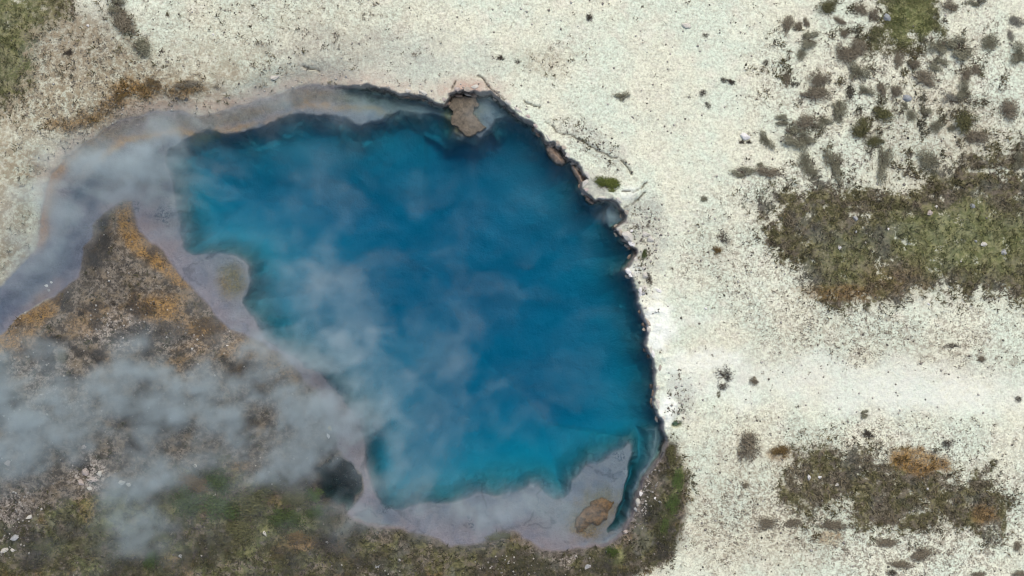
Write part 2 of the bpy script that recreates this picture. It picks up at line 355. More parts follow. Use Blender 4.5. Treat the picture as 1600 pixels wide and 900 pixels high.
grit = np.clip(ell(252, 335, 12, 16, 0, .6, 7, 231) + ell(208, 322, 6, 9, 0, .6, 6, 232) + ell(970, 715, 8, 10, 0, .6, 6, 233) + ell(600, 800, 14, 5, -30, .6, 6, 234) + ell(736, 822, 4, 14, -20, .5, 6, 235) + ell(40, 440, 70, 10, -35, .8, 9, 236) * .6 + ell(130, 370, 14, 40, 20, .8, 9, 237) * .6, 0, 1) * bed
nws = ell(330, 180, 330, 75, -9, .3, 60, 261)
band = nws * sstep(.02, -.08, d_shore) * sstep(-.62, -.40, d_shore) * np.clip(.75 + .6 * clump, 0, 1)
bac = np.clip(bac + .8 * nws * np.exp(-((d_shore + .62 + .12 * clump) / .11) ** 2) * np.clip(.6 + clump2, .2, 1), 0, 1)
wsh = ell(60, 330, 40, 130, 8, .3, 40, 262)
bac = np.clip(bac + .4 * wsh * np.exp(-((d_shore + .2) / .15) ** 2), 0, 1)
rust = np.clip(nws * np.exp(-((d_shore + .66 + .14 * clump) / .13) ** 2) * np.clip(.75 + 1.2 * clump2, .15, 1) + .8 * wsh * np.exp(-((d_shore + .12) / .16) ** 2) + .9 * ell(935, 806, 50, 36, -38, .3, 10, 381) * 0, 0, 1) * sstep(.1, -.05, d_shore)
grey = np.clip(grey + .55 * nws * sstep(.5, .1, d_shore) * (d_shore > -.05) * (U < 420), 0, 1)
slate = np.clip(ell(30, 440, 110, 28, -38, .4, 24, 251) + ell(115, 385, 22, 60, 25, .4, 20, 252) + ell(-150, 560, 200, 60, -35, .3, 40, 253) + ell(150, 300, 60, 22, -20, .5, 20, 254) * .5, 0, 1) * bed
pink = np.clip(sstep(.75, .05, d_shore) * (1 - bed) * (.6 * ell(470, 145, 330, 40, -2, .3, 40, 241) + .5 * ell(740, 135, 60, 20, 0, .3, 20, 242) + .5 * ell(90, 250, 60, 60, 0, .3, 20, 243)), 0, 1)

G = GX.shape
V = np.stack([GX, GY, z], -1).reshape(-1, 3)
idx = np.arange(NX * NY).reshape(NY, NX)
F = np.stack([idx[:-1, :-1], idx[:-1, 1:], idx[1:, 1:], idx[1:, :-1]], -1).reshape(-1, 4)
attrs = dict(veg=veg * (1 - bed), green=green * (1 - bed), orange=orange * (1 - bed), tan=tan, grey=grey, white=white, soil=soil, dark=dark, pale=pale,
             speck=speck, shaded_wall=shaded_wall, bed=bed, deep=deep, wet=np.clip(wet, 0, 1), bac=bac, grit=grit, slate=slate, band=band, rust=rust, pink=pink, crack=crack)

def lookup(arr, x, y):
    """nearest-neighbour value of a ground array at world x, y (arrays)"""
    i = np.clip(np.searchsorted(ax_x, x), 0, NX - 1); j = np.clip(np.searchsorted(ax_y, y), 0, NY - 1)
    return arr[j, i]
def zat(px, py):
    return float(lookup(z, np.array([wx(px)]), np.array([wy(py)]))[0])

# ------------------------------------------------------------------ materials
def ground_material():
    t = NT('sinter_ground'); co = t.coord()
    n1 = t.noise(.55, 5, .6, co); n2 = t.noise(3.2, 5, .6, co); n3 = t.noise(6, 5, .68, co); n4 = t.noise(15, 3, .7, co); n5 = t.noise(1.6, 6, .6, co, .4)
    c = t.mix(t.remap(n1, .38, .62), (.66, .67, .515), (.59, .665, .53))
    c = t.mix(t.math('MULTIPLY', t.remap(n5, .5, .68), .55), c, (.63, .605, .49))
    c = t.mix(t.math('MULTIPLY', t.remap(n3, .47, .66), .35), c, (.43, .42, .33))
    c = t.mix(t.math('MULTIPLY', t.remap(n4, .5, .66), .5), c, (.34, .325, .25))
    c = t.mix(t.math('MULTIPLY', t.remap(n4, .47, .36), .5), c, (.75, .76, .64))
    fl = t.noise(9, 3, .7, co, .5)
    c = t.mix(t.math('MULTIPLY', t.math('ADD', t.math('MULTIPLY', t.attr('speck'), .9), .10), t.remap(fl, .49, .58)), c, (.25, .225, .17))
    c = t.mix(t.math('MULTIPLY', t.remap(t.noise(13, 2, .7, co, .3), .55, .64), .45), c, (.27, .26, .195))
    c = t.mix(t.math('MULTIPLY', t.attr('grey'), t.remap(n3, .35, .6, .5, 1)), c, (.30, .305, .27))
    c = t.mix(t.math('MULTIPLY', t.attr('tan'), t.remap(n3, .38, .58, .45, 1)), c, (.225, .18, .11))
    c = t.mix(t.math('MULTIPLY', t.attr('pink'), t.remap(n2, .35, .6, .5, 1)), c, (.44, .33, .26))
    c = t.mix(t.math('MULTIPLY', t.attr('white'), t.remap(n3, .36, .54, .5, 1)), c, (.73, .76, .675))
    soilc = t.mix(t.remap(n3, .42, .58), (.07, .06, .046), (.185, .163, .13))
    soilc = t.mix(t.remap(n4, .5, .62), soilc, (.05, .046, .04))
    soilc = t.mix(t.math('MULTIPLY', t.remap(n2, .5, .64), .6), soilc, (.21, .17, .115))
    c = t.mix(t.attr('soil'), c, soilc)
    palec = t.mix(t.remap(n4, .42, .6), (.50, .46, .40), (.16, .13, .105))
    c = t.mix(t.math('MULTIPLY', t.attr('pale'), t.remap(n3, .4, .55)), c, palec)
    # bare patches show between the plants: cover is broken up by the fine noise
    br = t.math('ADD', t.remap(n3, .36, .64, 0, .55, False), t.remap(n4, .34, .66, 0, .5, False))
    vf = t.math('MULTIPLY', t.math('SUBTRACT', t.math('MULTIPLY', t.attr('veg'), 1.3), br), 2.6, clamp=True)
    vegc = t.mix(t.remap(n3, .40, .60), (.075, .068, .042), (.20, .18, .125))
    vegc = t.mix(t.math('MULTIPLY', t.remap(n4, .5, .62), .8), vegc, (.05, .045, .028))
    vegc = t.mix(t.math('MULTIPLY', t.math('MULTIPLY', t.remap(n4, .44, .34), .6), t.math('SUBTRACT', 1.0, t.math('MULTIPLY', t.attr('soil'), .95))), vegc, (.36, .33, .26))
    vegc = t.mix(t.math('MULTIPLY', t.attr('soil'), .55), vegc, (.04, .04, .022))
    vegc = t.mix(1.0, vegc, (.78, .76, .76), 'MULTIPLY')
    vegc = t.mix(t.math('MULTIPLY', t.remap(n5, .42, .52), .55), vegc, t.mix(t.remap(n3, .4, .6), (.075, .078, .028), (.19, .18, .075)))
    vegc = t.mix(t.math('MULTIPLY', t.remap(n2, .50, .62), .6), vegc, (.15, .125, .10))
    vegc = t.mix(t.math('MULTIPLY', t.remap(t.noise(.9, 5, .6, co, .5), .52, .62), .5), vegc, (.13, .135, .115))
    vegc = t.mix(t.math('MULTIPLY', t.attr('green'), .75), vegc, t.mix(t.remap(n3, .4, .6), (.15, .18, .07), (.27, .285, .125)))
    c = t.mix(vf, c, vegc)
    of = t.math('MULTIPLY', t.attr('orange'), t.remap(n3, .32, .5, .5, 1))
    c = t.mix(of, c, t.mix(t.remap(n4, .4, .6), (.30, .18, .055), (.12, .072, .03)))
    df = t.math('MULTIPLY', t.attr('dark'), t.remap(n3, .3, .5, .55, 1))
    c = t.mix(df, c, (.02, .02, .02))
    # small dark litter and lichen
    vr = t.voro(15, t.math('ADD', 0, 0) if False else co)
    th = t.math('MULTIPLY', t.attr('speck'), t.remap(n2, .35, .65, .15, .62))
    sp = t.remap(t.math('SUBTRACT', th, vr.outputs['Distance']), -.06, .07)
    c = t.mix(t.math('MULTIPLY', sp, .62), c, (.13, .115, .085))
    vr2 = t.voro(6.5, co)
    th2 = t.math('MULTIPLY', t.attr('speck'), t.remap(n5, .42, .62, 0, .5))
    sp2 = t.remap(t.math('SUBTRACT', th2, t.math('ADD', vr2.outputs['Distance'], t.math('MULTIPLY', n4, .3))), -.2, .08)
    c = t.mix(t.math('MULTIPLY', sp2, .5), c, (.15, .13, .10))
    c = t.mix(t.math('MULTIPLY', t.attr('crack'), .85), c, (.05, .042, .033))
    # wet shore, cut bank, bed of the pool
    c = t.mix(t.math('MULTIPLY', t.attr('wet'), .7), c, t.mix(.65, c, (.10, .085, .075)))
    wc = t.mix(t.remap(n3, .42, .58), (.05, .038, .028), (.24, .185, .135))  # brown bank rock, darkened to paint in the shade under the lip
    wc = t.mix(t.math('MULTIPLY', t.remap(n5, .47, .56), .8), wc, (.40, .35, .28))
    bedc = t.mix(t.remap(n2, .35, .65), (.19, .172, .192), (.222, .198, .216))
    bedc = t.mix(t.math('MULTIPLY', t.remap(n5, .45, .58), .8), bedc, (.155, .152, .185))
    bedc = t.mix(t.math('MULTIPLY', t.remap(n1, .50, .62), .8), bedc, (.235, .195, .20))
    bedc = t.mix(t.math('MULTIPLY', t.remap(n3, .54, .68), .45), bedc, (.14, .13, .15))
    bedc = t.mix(t.math('MULTIPLY', t.attr('bac'), t.remap(n3, .3, .55, .6, 1)), bedc, t.mix(t.remap(n4, .4, .6), (.21, .13, .06), (.13, .092, .06)))
    wv = t.n('ShaderNodeVectorMath', operation='ADD'); nzv = t.n('ShaderNodeTexNoise'); nzv.inputs['Scale'].default_value = 1.2; nzv.inputs['Detail'].default_value = 5
    t.l(co, nzv.inputs['Vector']); t.l(co, wv.inputs[0]); t.l(nzv.outputs['Color'], wv.inputs[1])
    ck = t.voro(.55, wv.outputs[0], 'DISTANCE_TO_EDGE')
    bedc = t.mix(t.math('MULTIPLY', t.math('MULTIPLY', t.remap(ck.outputs['Distance'], .035, .0), t.remap(n5, .48, .56)), .55), bedc, (.085, .08, .095))
    bedc = t.mix(t.attr('band'), bedc, t.mix(t.remap(n3, .4, .6), (.10, .088, .075), (.17, .15, .13)))
    bedc = t.mix(t.math('MULTIPLY', t.attr('rust'), t.remap(n3, .34, .5, .5, .95)), bedc, (.33, .20, .115))
    bedc = t.mix(t.math('MULTIPLY', t.attr('slate'), .9), bedc, t.mix(t.remap(n2, .35, .65), (.075, .085, .125), (.12, .13, .17)))
    bedc = t.mix(t.math('MULTIPLY', t.attr('grit'), t.remap(n4, .45, .58)), bedc, (.07, .075, .10))
    bedc = t.mix(t.attr('deep'), bedc, t.mix(t.remap(n1, .35, .65), (.34, .40, .43), (.30, .36, .395)))
    c = t.mix(t.attr('bed'), c, bedc)
    c = t.mix(t.attr('shaded_wall'), c, t.mix(t.attr('deep'), wc, bedc))
    rough = t.math('SUBTRACT', .95, t.math('MULTIPLY', t.attr('wet'), .45))
    h = t.math('ADD', t.math('MULTIPLY', n3, 1.0), t.math('ADD', t.math('MULTIPLY', n4, .6), t.math('MULTIPLY', sp, .35)))
    return t.surf(c, rough, h, .8, .05, .2)

def rock_material(name, a, b, c, scale=8, rough=.85):
    t = NT(name); co = t.coord(); n = t.noise(scale, 6, .65, co, .3); n2 = t.noise(scale * 4, 4, .6, co)
    k = t.mix(t.remap(n, .35, .62), a, b); k = t.mix(t.math('MULTIPLY', t.remap(n2, .5, .68), .7), k, c)
    return t.surf(k, rough, t.math('ADD', n, t.math('MULTIPLY', n2, .5)), .7, .03)

def leaf_material(name, a, b, rough=.75):
    t = NT(name)
    f = t.attr('tint'); k = t.mix(f, a, b)
    oi = t.n('ShaderNodeObjectInfo').outputs['Random']
    k = t.mix(t.math('MULTIPLY', oi, .35), k, t.mix(.5, a, (.12, .10, .07)))
    return t.surf(k, rough, None, spec=.15)

def grass_material(name, dry_a, dry_b, green_a, green_b, orange_c):
    t = NT(name); f = t.attr('tint'); co = t.coord()
    d = t.mix(f, dry_a, dry_b)
    d = t.mix(t.math('MULTIPLY', t.remap(t.noise(1.6, 6, .6, co, .4), .42, .52), .6), d, t.mix(f, (.06, .062, .02), (.22, .205, .085)))
    d = t.mix(t.math('MULTIPLY', t.remap(t.noise(3.2, 5, .6, co), .52, .62), .55), d, t.mix(f, (.065, .05, .04), (.23, .18, .135)))
    d = t.mix(t.math('MULTIPLY', t.remap(t.noise(.9, 5, .6, co, .5), .52, .62), .5), d, t.mix(f, (.06, .065, .052), (.25, .255, .215)))
    g = t.mix(f, green_a, green_b)
    k = t.mix(t.attr('green'), d, g); k = t.mix(t.attr('orange'), k, t.mix(f, (.13, .085, .03), orange_c))
    dk = t.mix(t.math('MULTIPLY', t.remap(t.noise(1.1, 5, .65, co, .6), .46, .58), .55), (.86, .84, .84), (.45, .45, .45))
    k = t.mix(1.0, k, dk, 'MULTIPLY')
    k = t.mix(t.math('MULTIPLY', t.attr('west'), .8), k, t.mix(.6, k, (.03, .034, .018)))
    return t.surf(k, .8, None, spec=.12)

M = {}
M['ground'] = ground_material()
M['white_rock'] = rock_material('white_sinter_rock', (.66, .64, .57), (.5, .48, .41), (.30, .28, .23))
M['bright_rock'] = rock_material('bright_sinter_rock', (.78, .77, .74), (.70, .69, .65), (.48, .46, .42))
M['grey_rock'] = rock_material('grey_lichen_rock', (.30, .31, .31), (.42, .43, .42), (.14, .14, .13))
M['pink_rock'] = rock_material('pink_rock', (.42, .35, .31), (.52, .46, .41), (.24, .19, .16))
M['blue_rock'] = rock_material('blue_grey_rock', (.20, .225, .235), (.40, .42, .42), (.07, .07, .07), 14)
M['brown_rock'] = rock_material('brown_bank_rock', (.20, .15, .11), (.32, .25, .19), (.085, .06, .045), 6)
M['ledge'] = rock_material('wet_tan_ledge', (.095, .08, .058), (.165, .138, .10), (.045, .04, .032), 8, .7)
M['crust_rock'] = rock_material('crust_rock', (.34, .29, .23), (.47, .43, .36), (.16, .13, .10), 10)
M['yellow'] = rock_material('sulphur_rock', (.62, .42, .08), (.55, .47, .22), (.30, .2, .06), 12)
M['dark_rock'] = rock_material('dark_wet_rock', (.05, .047, .045), (.11, .10, .09), (.02, .02, .02), 10)
M['island'] = rock_material('bacterial_mound', (.075, .05, .026), (.165, .10, .042), (.028, .022, .017), 7, .8)
M['sage'] = leaf_material('sage_leaves', (.115, .116, .075), (.285, .28, .195))
M['brownleaf'] = leaf_material('brown_twigs', (.12, .105, .073), (.30, .265, .19))
M['darkleaf'] = leaf_material('dark_twigs', (.025, .022, .018), (.075, .062, .048))
M['palesage'] = leaf_material('pale_sage_leaves', (.14, .14, .115), (.34, .335, .27))
M['oliveleaf'] = leaf_material('olive_leaves', (.06, .064, .026), (.165, .16, .07))
M['greenleaf'] = leaf_material('green_leaves', (.03, .055, .012), (.085, .12, .03))
M['brightleaf'] = leaf_material('bright_green_leaves', (.04, .075, .017), (.11, .165, .045))
M['mossleaf'] = leaf_material('moss_leaves', (.045, .06, .012), (.14, .165, .035))
M['rustleaf'] = leaf_material('rust_leaves', (.09, .06, .025), (.22, .15, .055))
M['twig'] = leaf_material('woody_stems', (.07, .055, .04), (.15, .125, .095))
M['grass'] = grass_material('grass_blades', (.055, .05, .032), (.27, .24, .16), (.11, .135, .045), (.32, .345, .14), (.29, .17, .055))
M['tuft'] = leaf_material('dry_tufts', (.11, .097, .072), (.31, .275, .215))

ground = mesh_np('ground', V, F, M['ground'], attrs, smooth=True)
tag(ground, 'pale sinter ground with scrub fields around the blue hot spring', 'ground', kind='structure')

# ------------------------------------------------------------------ water (a closed body with real absorption)
def water_material():
    t = NT('spring_water')
    tr = t.n('ShaderNodeBsdfTransparent'); tr.inputs[0].default_value = (.985, .995, 1, 1)
    gl = t.n('ShaderNodeBsdfGlossy'); gl.inputs['Roughness'].default_value = .08
    fr = t.n('ShaderNodeFresnel'); fr.inputs['IOR'].default_value = 1.12
    b = t.n('ShaderNodeBump'); b.inputs['Strength'].default_value = .25; b.inputs['Distance'].default_value = .02
    t.l(t.noise(5, 3, .5), b.inputs['Height']); t.l(b.outputs[0], gl.inputs['Normal'])
    mx = t.n('ShaderNodeMixShader'); t.l(fr.outputs[0], mx.inputs[0]); t.l(tr.outputs[0], mx.inputs[1]); t.l(gl.outputs[0], mx.inputs[2])
    t.l(mx.outputs[0], t.out.inputs['Surface'])
    va = t.n('ShaderNodeVolumeAbsorption')
    va.inputs['Color'].default_value = (0.0, .805, .878, 1); va.inputs['Density'].default_value = 1.75
    t.l(va.outputs[0], t.out.inputs['Volume'])
    return t.m
x0, x1, y0, y1, zb = -26.4, 7.0, -10.6, 8.0, -9.0
nx, ny = 60, 40
bm = bmesh.new()
bmesh.ops.create_cube(bm, size=1.0)
for v in bm.verts:
    v.co = Vector((x0 if v.co.x < 0 else x1, y0 if v.co.y < 0 else y1, zb if v.co.z < 0 else WATER))
me = bpy.data.meshes.new('water'); bm.to_mesh(me); bm.free(); me.materials.append(water_material())
water = bpy.data.objects.new('water', me); COL.objects.link(water)
tag(water, 'deep blue hot spring water with a pale shallow shelf', 'water', kind='structure')

# ------------------------------------------------------------------ rocks
def rock_mesh(seed, sub=3, sharp=.45):
    bm = bmesh.new(); bmesh.ops.create_icosphere(bm, subdivisions=sub, radius=1.0)
    r = random.Random(seed)
    planes = [(Vector((r.gauss(0, 1), r.gauss(0, 1), r.gauss(.2, .8))).normalized(), r.uniform(.42, .8)) for _ in range(10)]
    for v in bm.verts:
        p = v.co.copy()
        for nrm, dd in planes:
            k = p.dot(nrm)
            if k > dd: p -= nrm * (k - dd) * (.55 + sharp)
        n = (math.sin(p.x * 5.1 + seed) * math.sin(p.y * 4.7 + seed * 2) * math.sin(p.z * 5.3 + seed * 3)) * .07
        n += random.Random(hash((round(p.x, 3), round(p.y, 3), round(p.z, 3), seed))).uniform(-.03, .03)
        v.co = p * (1 + n)
    me = bpy.data.meshes.new('rock'); bm.to_mesh(me); bm.free()
    return me
ROCKS = [rock_mesh(100 + i) for i in range(7)]
_rk = {}
def stone(px, py, lx, ly, rot, mat, label, cat='stone', group=None, name='stone', h=.55, var=None):
    i = (int(px * 7 + py * 3) if var is None else var) % len(ROCKS)
    key = (i, mat)
    if key not in _rk:
        me = ROCKS[i].copy(); me.materials.clear(); me.materials.append(M[mat]); _rk[key] = me
    o = bpy.data.objects.new(name, _rk[key]); COL.objects.link(o)
    sx, sy = lx / 2 / PX * 1.05, ly / 2 / PX * 1.05
    sz = min(sx, sy) * h * 1.2
    o.location = (wx(px), wy(py), zat(px, py) + sz * .35); o.scale = (sx, sy, sz)
    o.rotation_euler = (random.uniform(-.12, .12), random.uniform(-.12, .12), math.radians(-rot))
    return tag(o, label, cat, group)

def plate(name, pts, zbase, height, mat, label, cat, rough=.03, lipw=5.0, seed=1, res=2.0, amp=2.5, group=None):
    """a low slab or mound with a traced outline, a domed bumpy top and a closed underside"""
    xs = [p[0] for p in pts]; ys = [p[1] for p in pts]
    gx = np.arange(min(xs) - 8, max(xs) + 8, res); gy = np.arange(min(ys) - 8, max(ys) + 8, res)
    PXX, PYY = np.meshgrid(gx, gy)
    d = sdf(PXX + amp * fbm(PXX / 9, PYY / 9, seed, 3), PYY + amp * fbm(PXX / 9, PYY / 9, seed + 5, 3), pts)
    ins = d < .5
    prof = np.sqrt(np.clip(-d / lipw, 0, 1)) 
    Z = zbase + height * prof + rough * fbm(PXX / 6, PYY / 6, seed + 9, 5, .65) * prof
    Zb = np.full_like(Z, zbase - .35)
    ids = np.arange(PXX.size).reshape(PXX.shape)
    q = ins[:-1, :-1] & ins[:-1, 1:] & ins[1:, 1:] & ins[1:, :-1]
    a, b, c, dd = ids[:-1, :-1][q], ids[:-1, 1:][q], ids[1:, 1:][q], ids[1:, :-1][q]
    N = PXX.size
    top = np.stack([a, dd, c, b], -1); bot = np.stack([a + N, b + N, c + N, dd + N], -1)
    # side walls from boundary edges
    from collections import Counter
    ed = Counter(); order = {}
    for f in top:
        for k in range(4):
            e = (f[k], f[(k + 1) % 4]); key = (min(e), max(e)); ed[key] += 1; order[key] = e
    sides = np.array([[order[k][1], order[k][0], order[k][0] + N, order[k][1] + N] for k, v in ed.items() if v == 1])
    Fs = np.concatenate([top, bot, sides])
    X = (PXX - 800) / PX; Y = (450 - PYY) / PX
    VV = np.concatenate([np.stack([X, Y, Z], -1).reshape(-1, 3), np.stack([X, Y, Zb], -1).reshape(-1, 3)])
    used, inv = np.unique(Fs, return_inverse=True)
    VV = VV[used]; Fs = inv.reshape(Fs.shape)
    cen = np.array([VV[:, 0].mean(), VV[:, 1].mean(), zbase])
    o = mesh_np(name, VV - cen, Fs, M[mat], smooth=True)
    o.location = cen
    return tag(o, label, cat, group)

# ledges and islands standing in the water
plate('rock_ledge', [(704,150),(716,146),(730,150),(744,147),(746,160),(742,171),(743,182),(751,190),(758,199),(752,205),(742,208),(735,213),(726,212),(719,206),(715,198),(708,192),(704,184),(707,172),(700,162)], WATER - .015, .05, 'ledge',
      'flat brown ledge jutting into the blue water from the north rim', 'rock ledge', .05, 9, 3, 1.5, amp=6)
plate('mud_island', [(898,826),(900,812),(908,805),(918,797),(924,786),(938,781),(950,783),(961,785),(958,798),(950,812),(938,820),(922,826),(912,833),(902,834)], WATER - .02, .13, 'island',
      'small orange-brown mound rising from the pale petal-shaped shoal', 'mound', .17, 9, 6, 1.5, amp=5)
plate('boulder', [(852,224),(860,221),(868,228),(880,240),(885,251),(880,258),(870,256),(860,246),(853,236)], WATER - .15, .30, 'brown_rock',
      'brown boulder wedged under the north-east rim, larger of two', 'boulder', .1, 9, 8, 1.5)
plate('boulder', [(893,256),(900,255),(908,266),(917,280),(916,292),(908,294),(902,280),(895,268)], WATER - .15, .33, 'brown_rock',
      'narrow brown boulder under the rim just left of the moss cushion', 'boulder', .1, 7, 9, 1.5)
plate('boulder', [(679,154),(690,156),(700,152),(702,158),(694,166),(684,164)], WATER - .1, .28, 'pink_rock',
      'pinkish slab fallen at the water edge beside the flat brown ledge', 'boulder', .06, 5, 10, 1.5)
plate('boulder', [(914,300),(924,309),(931,316),(928,321),(920,316),(913,307)], WATER - .15, .28, 'brown_rock',
      'small brown boulder in the water below the white rim lip', 'boulder', .06, 5, 12, 1.5)
plate('boulder', [(960,354),(968,352),(972,358),(967,363),(961,361)], WATER - .1, .30, 'pink_rock',
      'small pinkish boulder on the point of the east rim', 'boulder', .06, 4, 13, 1.2)

S = [ # px, py, length, width, rot, material, label
 (979,368,24,15,48,'white_rock','large cream block on the east rim beside the deep notch'),
 (1007,366,18,10,10,'white_rock','cream slab inland of the large block on the east rim'),
 (1015,373,14,11,40,'white_rock','rounded cream stone just below the inland rim slab'),
 (987,379,10,7,30,'white_rock','small cream stone at the edge of the dark notch in the rim'),
 (986,361,6,5,0,'bright_rock','tiny bright stone between the large block and the inland slab'),
 (981,423,13,9,20,'bright_rock','white pointed stone at the sharp tip of the east rim'),
 (1008,430,14,10,35,'white_rock','angular cream stone among dark green tufts on the east rim'),
 (1005,418,11,6,-60,'white_rock','narrow cream stone above the angular one on the east rim'),
 (1006,449,16,10,35,'white_rock','broad cream slab on the east rim above the white crust'),
 (1028,453,14,6,22,'bright_rock','thin white stone lying inland of the broad rim slab'),
 (1003,459,10,8,0,'grey_rock','grey stone at the rim edge under the broad cream slab'),
 (1103,482,6,5,0,'bright_rock','lone tiny white stone on the plain right of the white crust'),
 (1163,213,20,11,10,'bright_rock','white stone ringed by dark twigs on the open plain'),
 (1071,40,20,10,5,'white_rock','flat white slab with a dark lower edge near the top'),
 (1237,216,12,9,0,'white_rock','pale stone embedded in a grey-green shrub'),
 (1384,28,16,11,20,'blue_rock','blue-grey stone at the left of the bright green patch'),
 (1415,154,17,11,0,'blue_rock','blue-grey stone in scrub between the green patch and olive field'),
 (1450,333,11,10,0,'pink_rock','pink stone in the olive field'),
 (1461,323,7,6,0,'white_rock','small white stone just above the pink one'),
 (1518,322,10,8,0,'blue_rock','bluish stone at the upper right of the olive field'),
 (1336,342,12,8,20,'grey_rock','grey stone in the upper middle of the olive field'),
 (1535,382,14,8,15,'white_rock','long pale stone in the greenest part of the olive field'),
 (1310,387,8,7,0,'bright_rock','white stone in the left part of the olive field'),
 (1386,358,6,5,0,'bright_rock','small white stone in the centre of the olive field'),
 (1351,379,5,4,0,'white_rock','tiny pale stone between two white ones in the olive field'),
 (1566,394,13,10,40,'grey_rock','rough grey stone near the right frame edge in the olive field'),
 (1524,377,6,5,0,'grey_rock','small grey stone touching the long pale stone'),
 (1336,362,5,5,0,'grey_rock','little dark grey stone below the grey one in the field'),
 (1450,475,6,5,0,'bright_rock','white stone on the lower border of the olive field'),
 (1263,745,7,10,0,'bright_rock','pointed white stone in the brown scrub patch at lower right'),
 (1280,745,8,5,-20,'bright_rock','flat white stone beside the pointed one in brown scrub'),
 (1448,763,5,5,0,'bright_rock','tiny white stone in the middle of the brown scrub patch'),
 (1307,757,11,6,-30,'white_rock','long pale stone on the left of the brown scrub patch'),
 (427,121,20,8,-12,'white_rock','pale slab with a shadowed edge above the north shore'),
 (139,41,6,5,0,'bright_rock','tiny white stone at the top left between scrub patches'),
 (335,55,5,4,0,'bright_rock','tiny white stone above the orange mat at upper left'),
 (277,153,9,5,0,'dark_rock','small dark stone on the gravel of the north-west shore, left one'),
 (290,154,6,5,0,'dark_rock','small dark stone on the gravel of the north-west shore, right one'),
 (66,446,7,5,0,'bright_rock','bright pebble at the lower bank of the outlet channel'),
 (74,441,5,4,0,'bright_rock','smaller bright pebble beside the outlet channel bank'),
 (70,453,6,5,0,'grey_rock','grey pebble on the outlet channel bank'),
 (148,747,24,9,-8,'pink_rock','longest pinkish white rock in the steaming outcrop at left'),
 (137,735,14,11,40,'pink_rock','pinkish rock in the upper part of the steaming outcrop'),
 (160,738,12,8,70,'white_rock','pale rock at the right end of the steaming outcrop'),
 (130,752,13,8,30,'pink_rock','pinkish rock at the lower left of the steaming outcrop'),
 (134,697,9,7,0,'pink_rock','small pinkish rock standing above the steaming outcrop'),
 (143,761,10,7,0,'white_rock','pale rock at the bottom of the steaming outcrop'),
 (193,752,14,8,-15,'white_rock','white rock in steam to the right of the outcrop'),
 (205,756,11,6,20,'white_rock','smaller white rock touching the one right of the outcrop'),
 (50,806,18,7,-25,'white_rock','long white rock on the brown bank at lower left'),
 (10,858,16,9,-20,'white_rock','white rock at the left frame edge near the bottom'),
 (26,838,18,10,-30,'grey_rock','grey rock on the brown bank above the left corner'),
 (24,857,9,6,0,'white_rock','small white rock right of the one at the left edge'),
 (16,722,16,11,0,'pink_rock','pale rock in thin steam near the left frame edge'),
 (337,771,9,6,-40,'white_rock','white stone among dark green shrubs at lower left'),
 (307,726,8,6,0,'white_rock','white stone on top of the dark shrub thicket'),
 (416,832,6,11,-20,'white_rock','upright pale stone below the dark shrub thicket'),
 (512,846,8,5,0,'grey_rock','grey stone on the dark bank under the steaming vent'),
 (285,867,8,7,0,'grey_rock','small grey stone in the olive grass near the bottom edge'),
 (355,541,8,5,0,'bright_rock','bright stone on the west shore half hidden in steam'),
 (590,884,14,6,-20,'grey_rock','grey stone in bottom grass left of the pool bay'),
 (918,886,14,8,0,'grey_rock','grey-white rock in the grass under the pool at bottom'),
 (1001,772,8,9,0,'bright_rock','largest white pebble on the south-east shore gravel'),
 (997,784,9,10,20,'white_rock','pale pebble just below the largest on the shore gravel'),
 (994,797,7,8,0,'grey_rock','grey pebble low on the south-east shore gravel'),
 (1023,778,6,5,0,'bright_rock','white stone in the grass inland of the shore gravel'),
 (1031,783,6,5,0,'bright_rock','second white stone in the grass inland of the shore gravel'),
 (1013,745,5,6,0,'grey_rock','small pebble high on the south-east shore'),
 (1002,768,5,5,0,'pink_rock','pink pebble on the south-east shore gravel'),
 (978,833,9,6,-30,'pink_rock','pinkish stone at the southern end of the shore gravel'),
 (983,827,6,6,0,'dark_rock','dark stone at the southern end of the shore gravel'),
 (514,671,7,10,-15,'yellow','bright yellow stone above the dark steaming vent'),
 (511,682,6,9,-15,'bright_rock','white stone touching the bright yellow one'),
]
for s in S: stone(*s)

# broken crust slabs lying along the cut bank and brown rocks at its foot
rr = random.Random(11)
rim = [(x, y) for x, y, v in SHORE if 615 < x < 1045 and y < 670 and v > .75]
for (ax, ay), (bx, by) in zip(rim[:-1], rim[1:]):
    seg = math.hypot(bx - ax, by - ay)
    if seg > 40 or seg < 1: continue
    ang = math.degrees(math.atan2(by - ay, bx - ax)); nxp, nyp = (by - ay) / seg, -(bx - ax) / seg     # land lies to this side
    for k in range(max(1, int(seg / 13))):
        q = rr.random(); px, py = ax + (bx - ax) * q, ay + (by - ay) * q
        if rr.random() < .75:
            o = rr.uniform(1, 6); lower_rim = py > 300  # whiter slabs on the lower rim, pink ones above
            stone(px + nxp * o, py + nyp * o, rr.uniform(9, 19), rr.uniform(5, 9), ang + rr.uniform(-25, 25), rr.choice(['white_rock', 'white_rock', 'bright_rock' if lower_rim else 'pink_rock', 'crust_rock']),
                  'flat broken slab of pale crust lying along the lip of the cut bank', 'stone', 'broken crust slabs along the rim', 'stone', .45, rr.randrange(7))
        if rr.random() < .6:
            o = rr.uniform(-5, -2)
            b = stone(px + nxp * o, py + nyp * o, rr.uniform(7, 14), rr.uniform(4, 7), ang + rr.uniform(-25, 25), rr.choice(['brown_rock', 'dark_rock', 'crust_rock']),
                  'brown rock at the waterline under the lip of the cut bank', 'rock', 'brown rocks at the foot of the rim', 'rock', .7, rr.randrange(7))
            b.location.z = WATER + rr.uniform(-.02, .12)

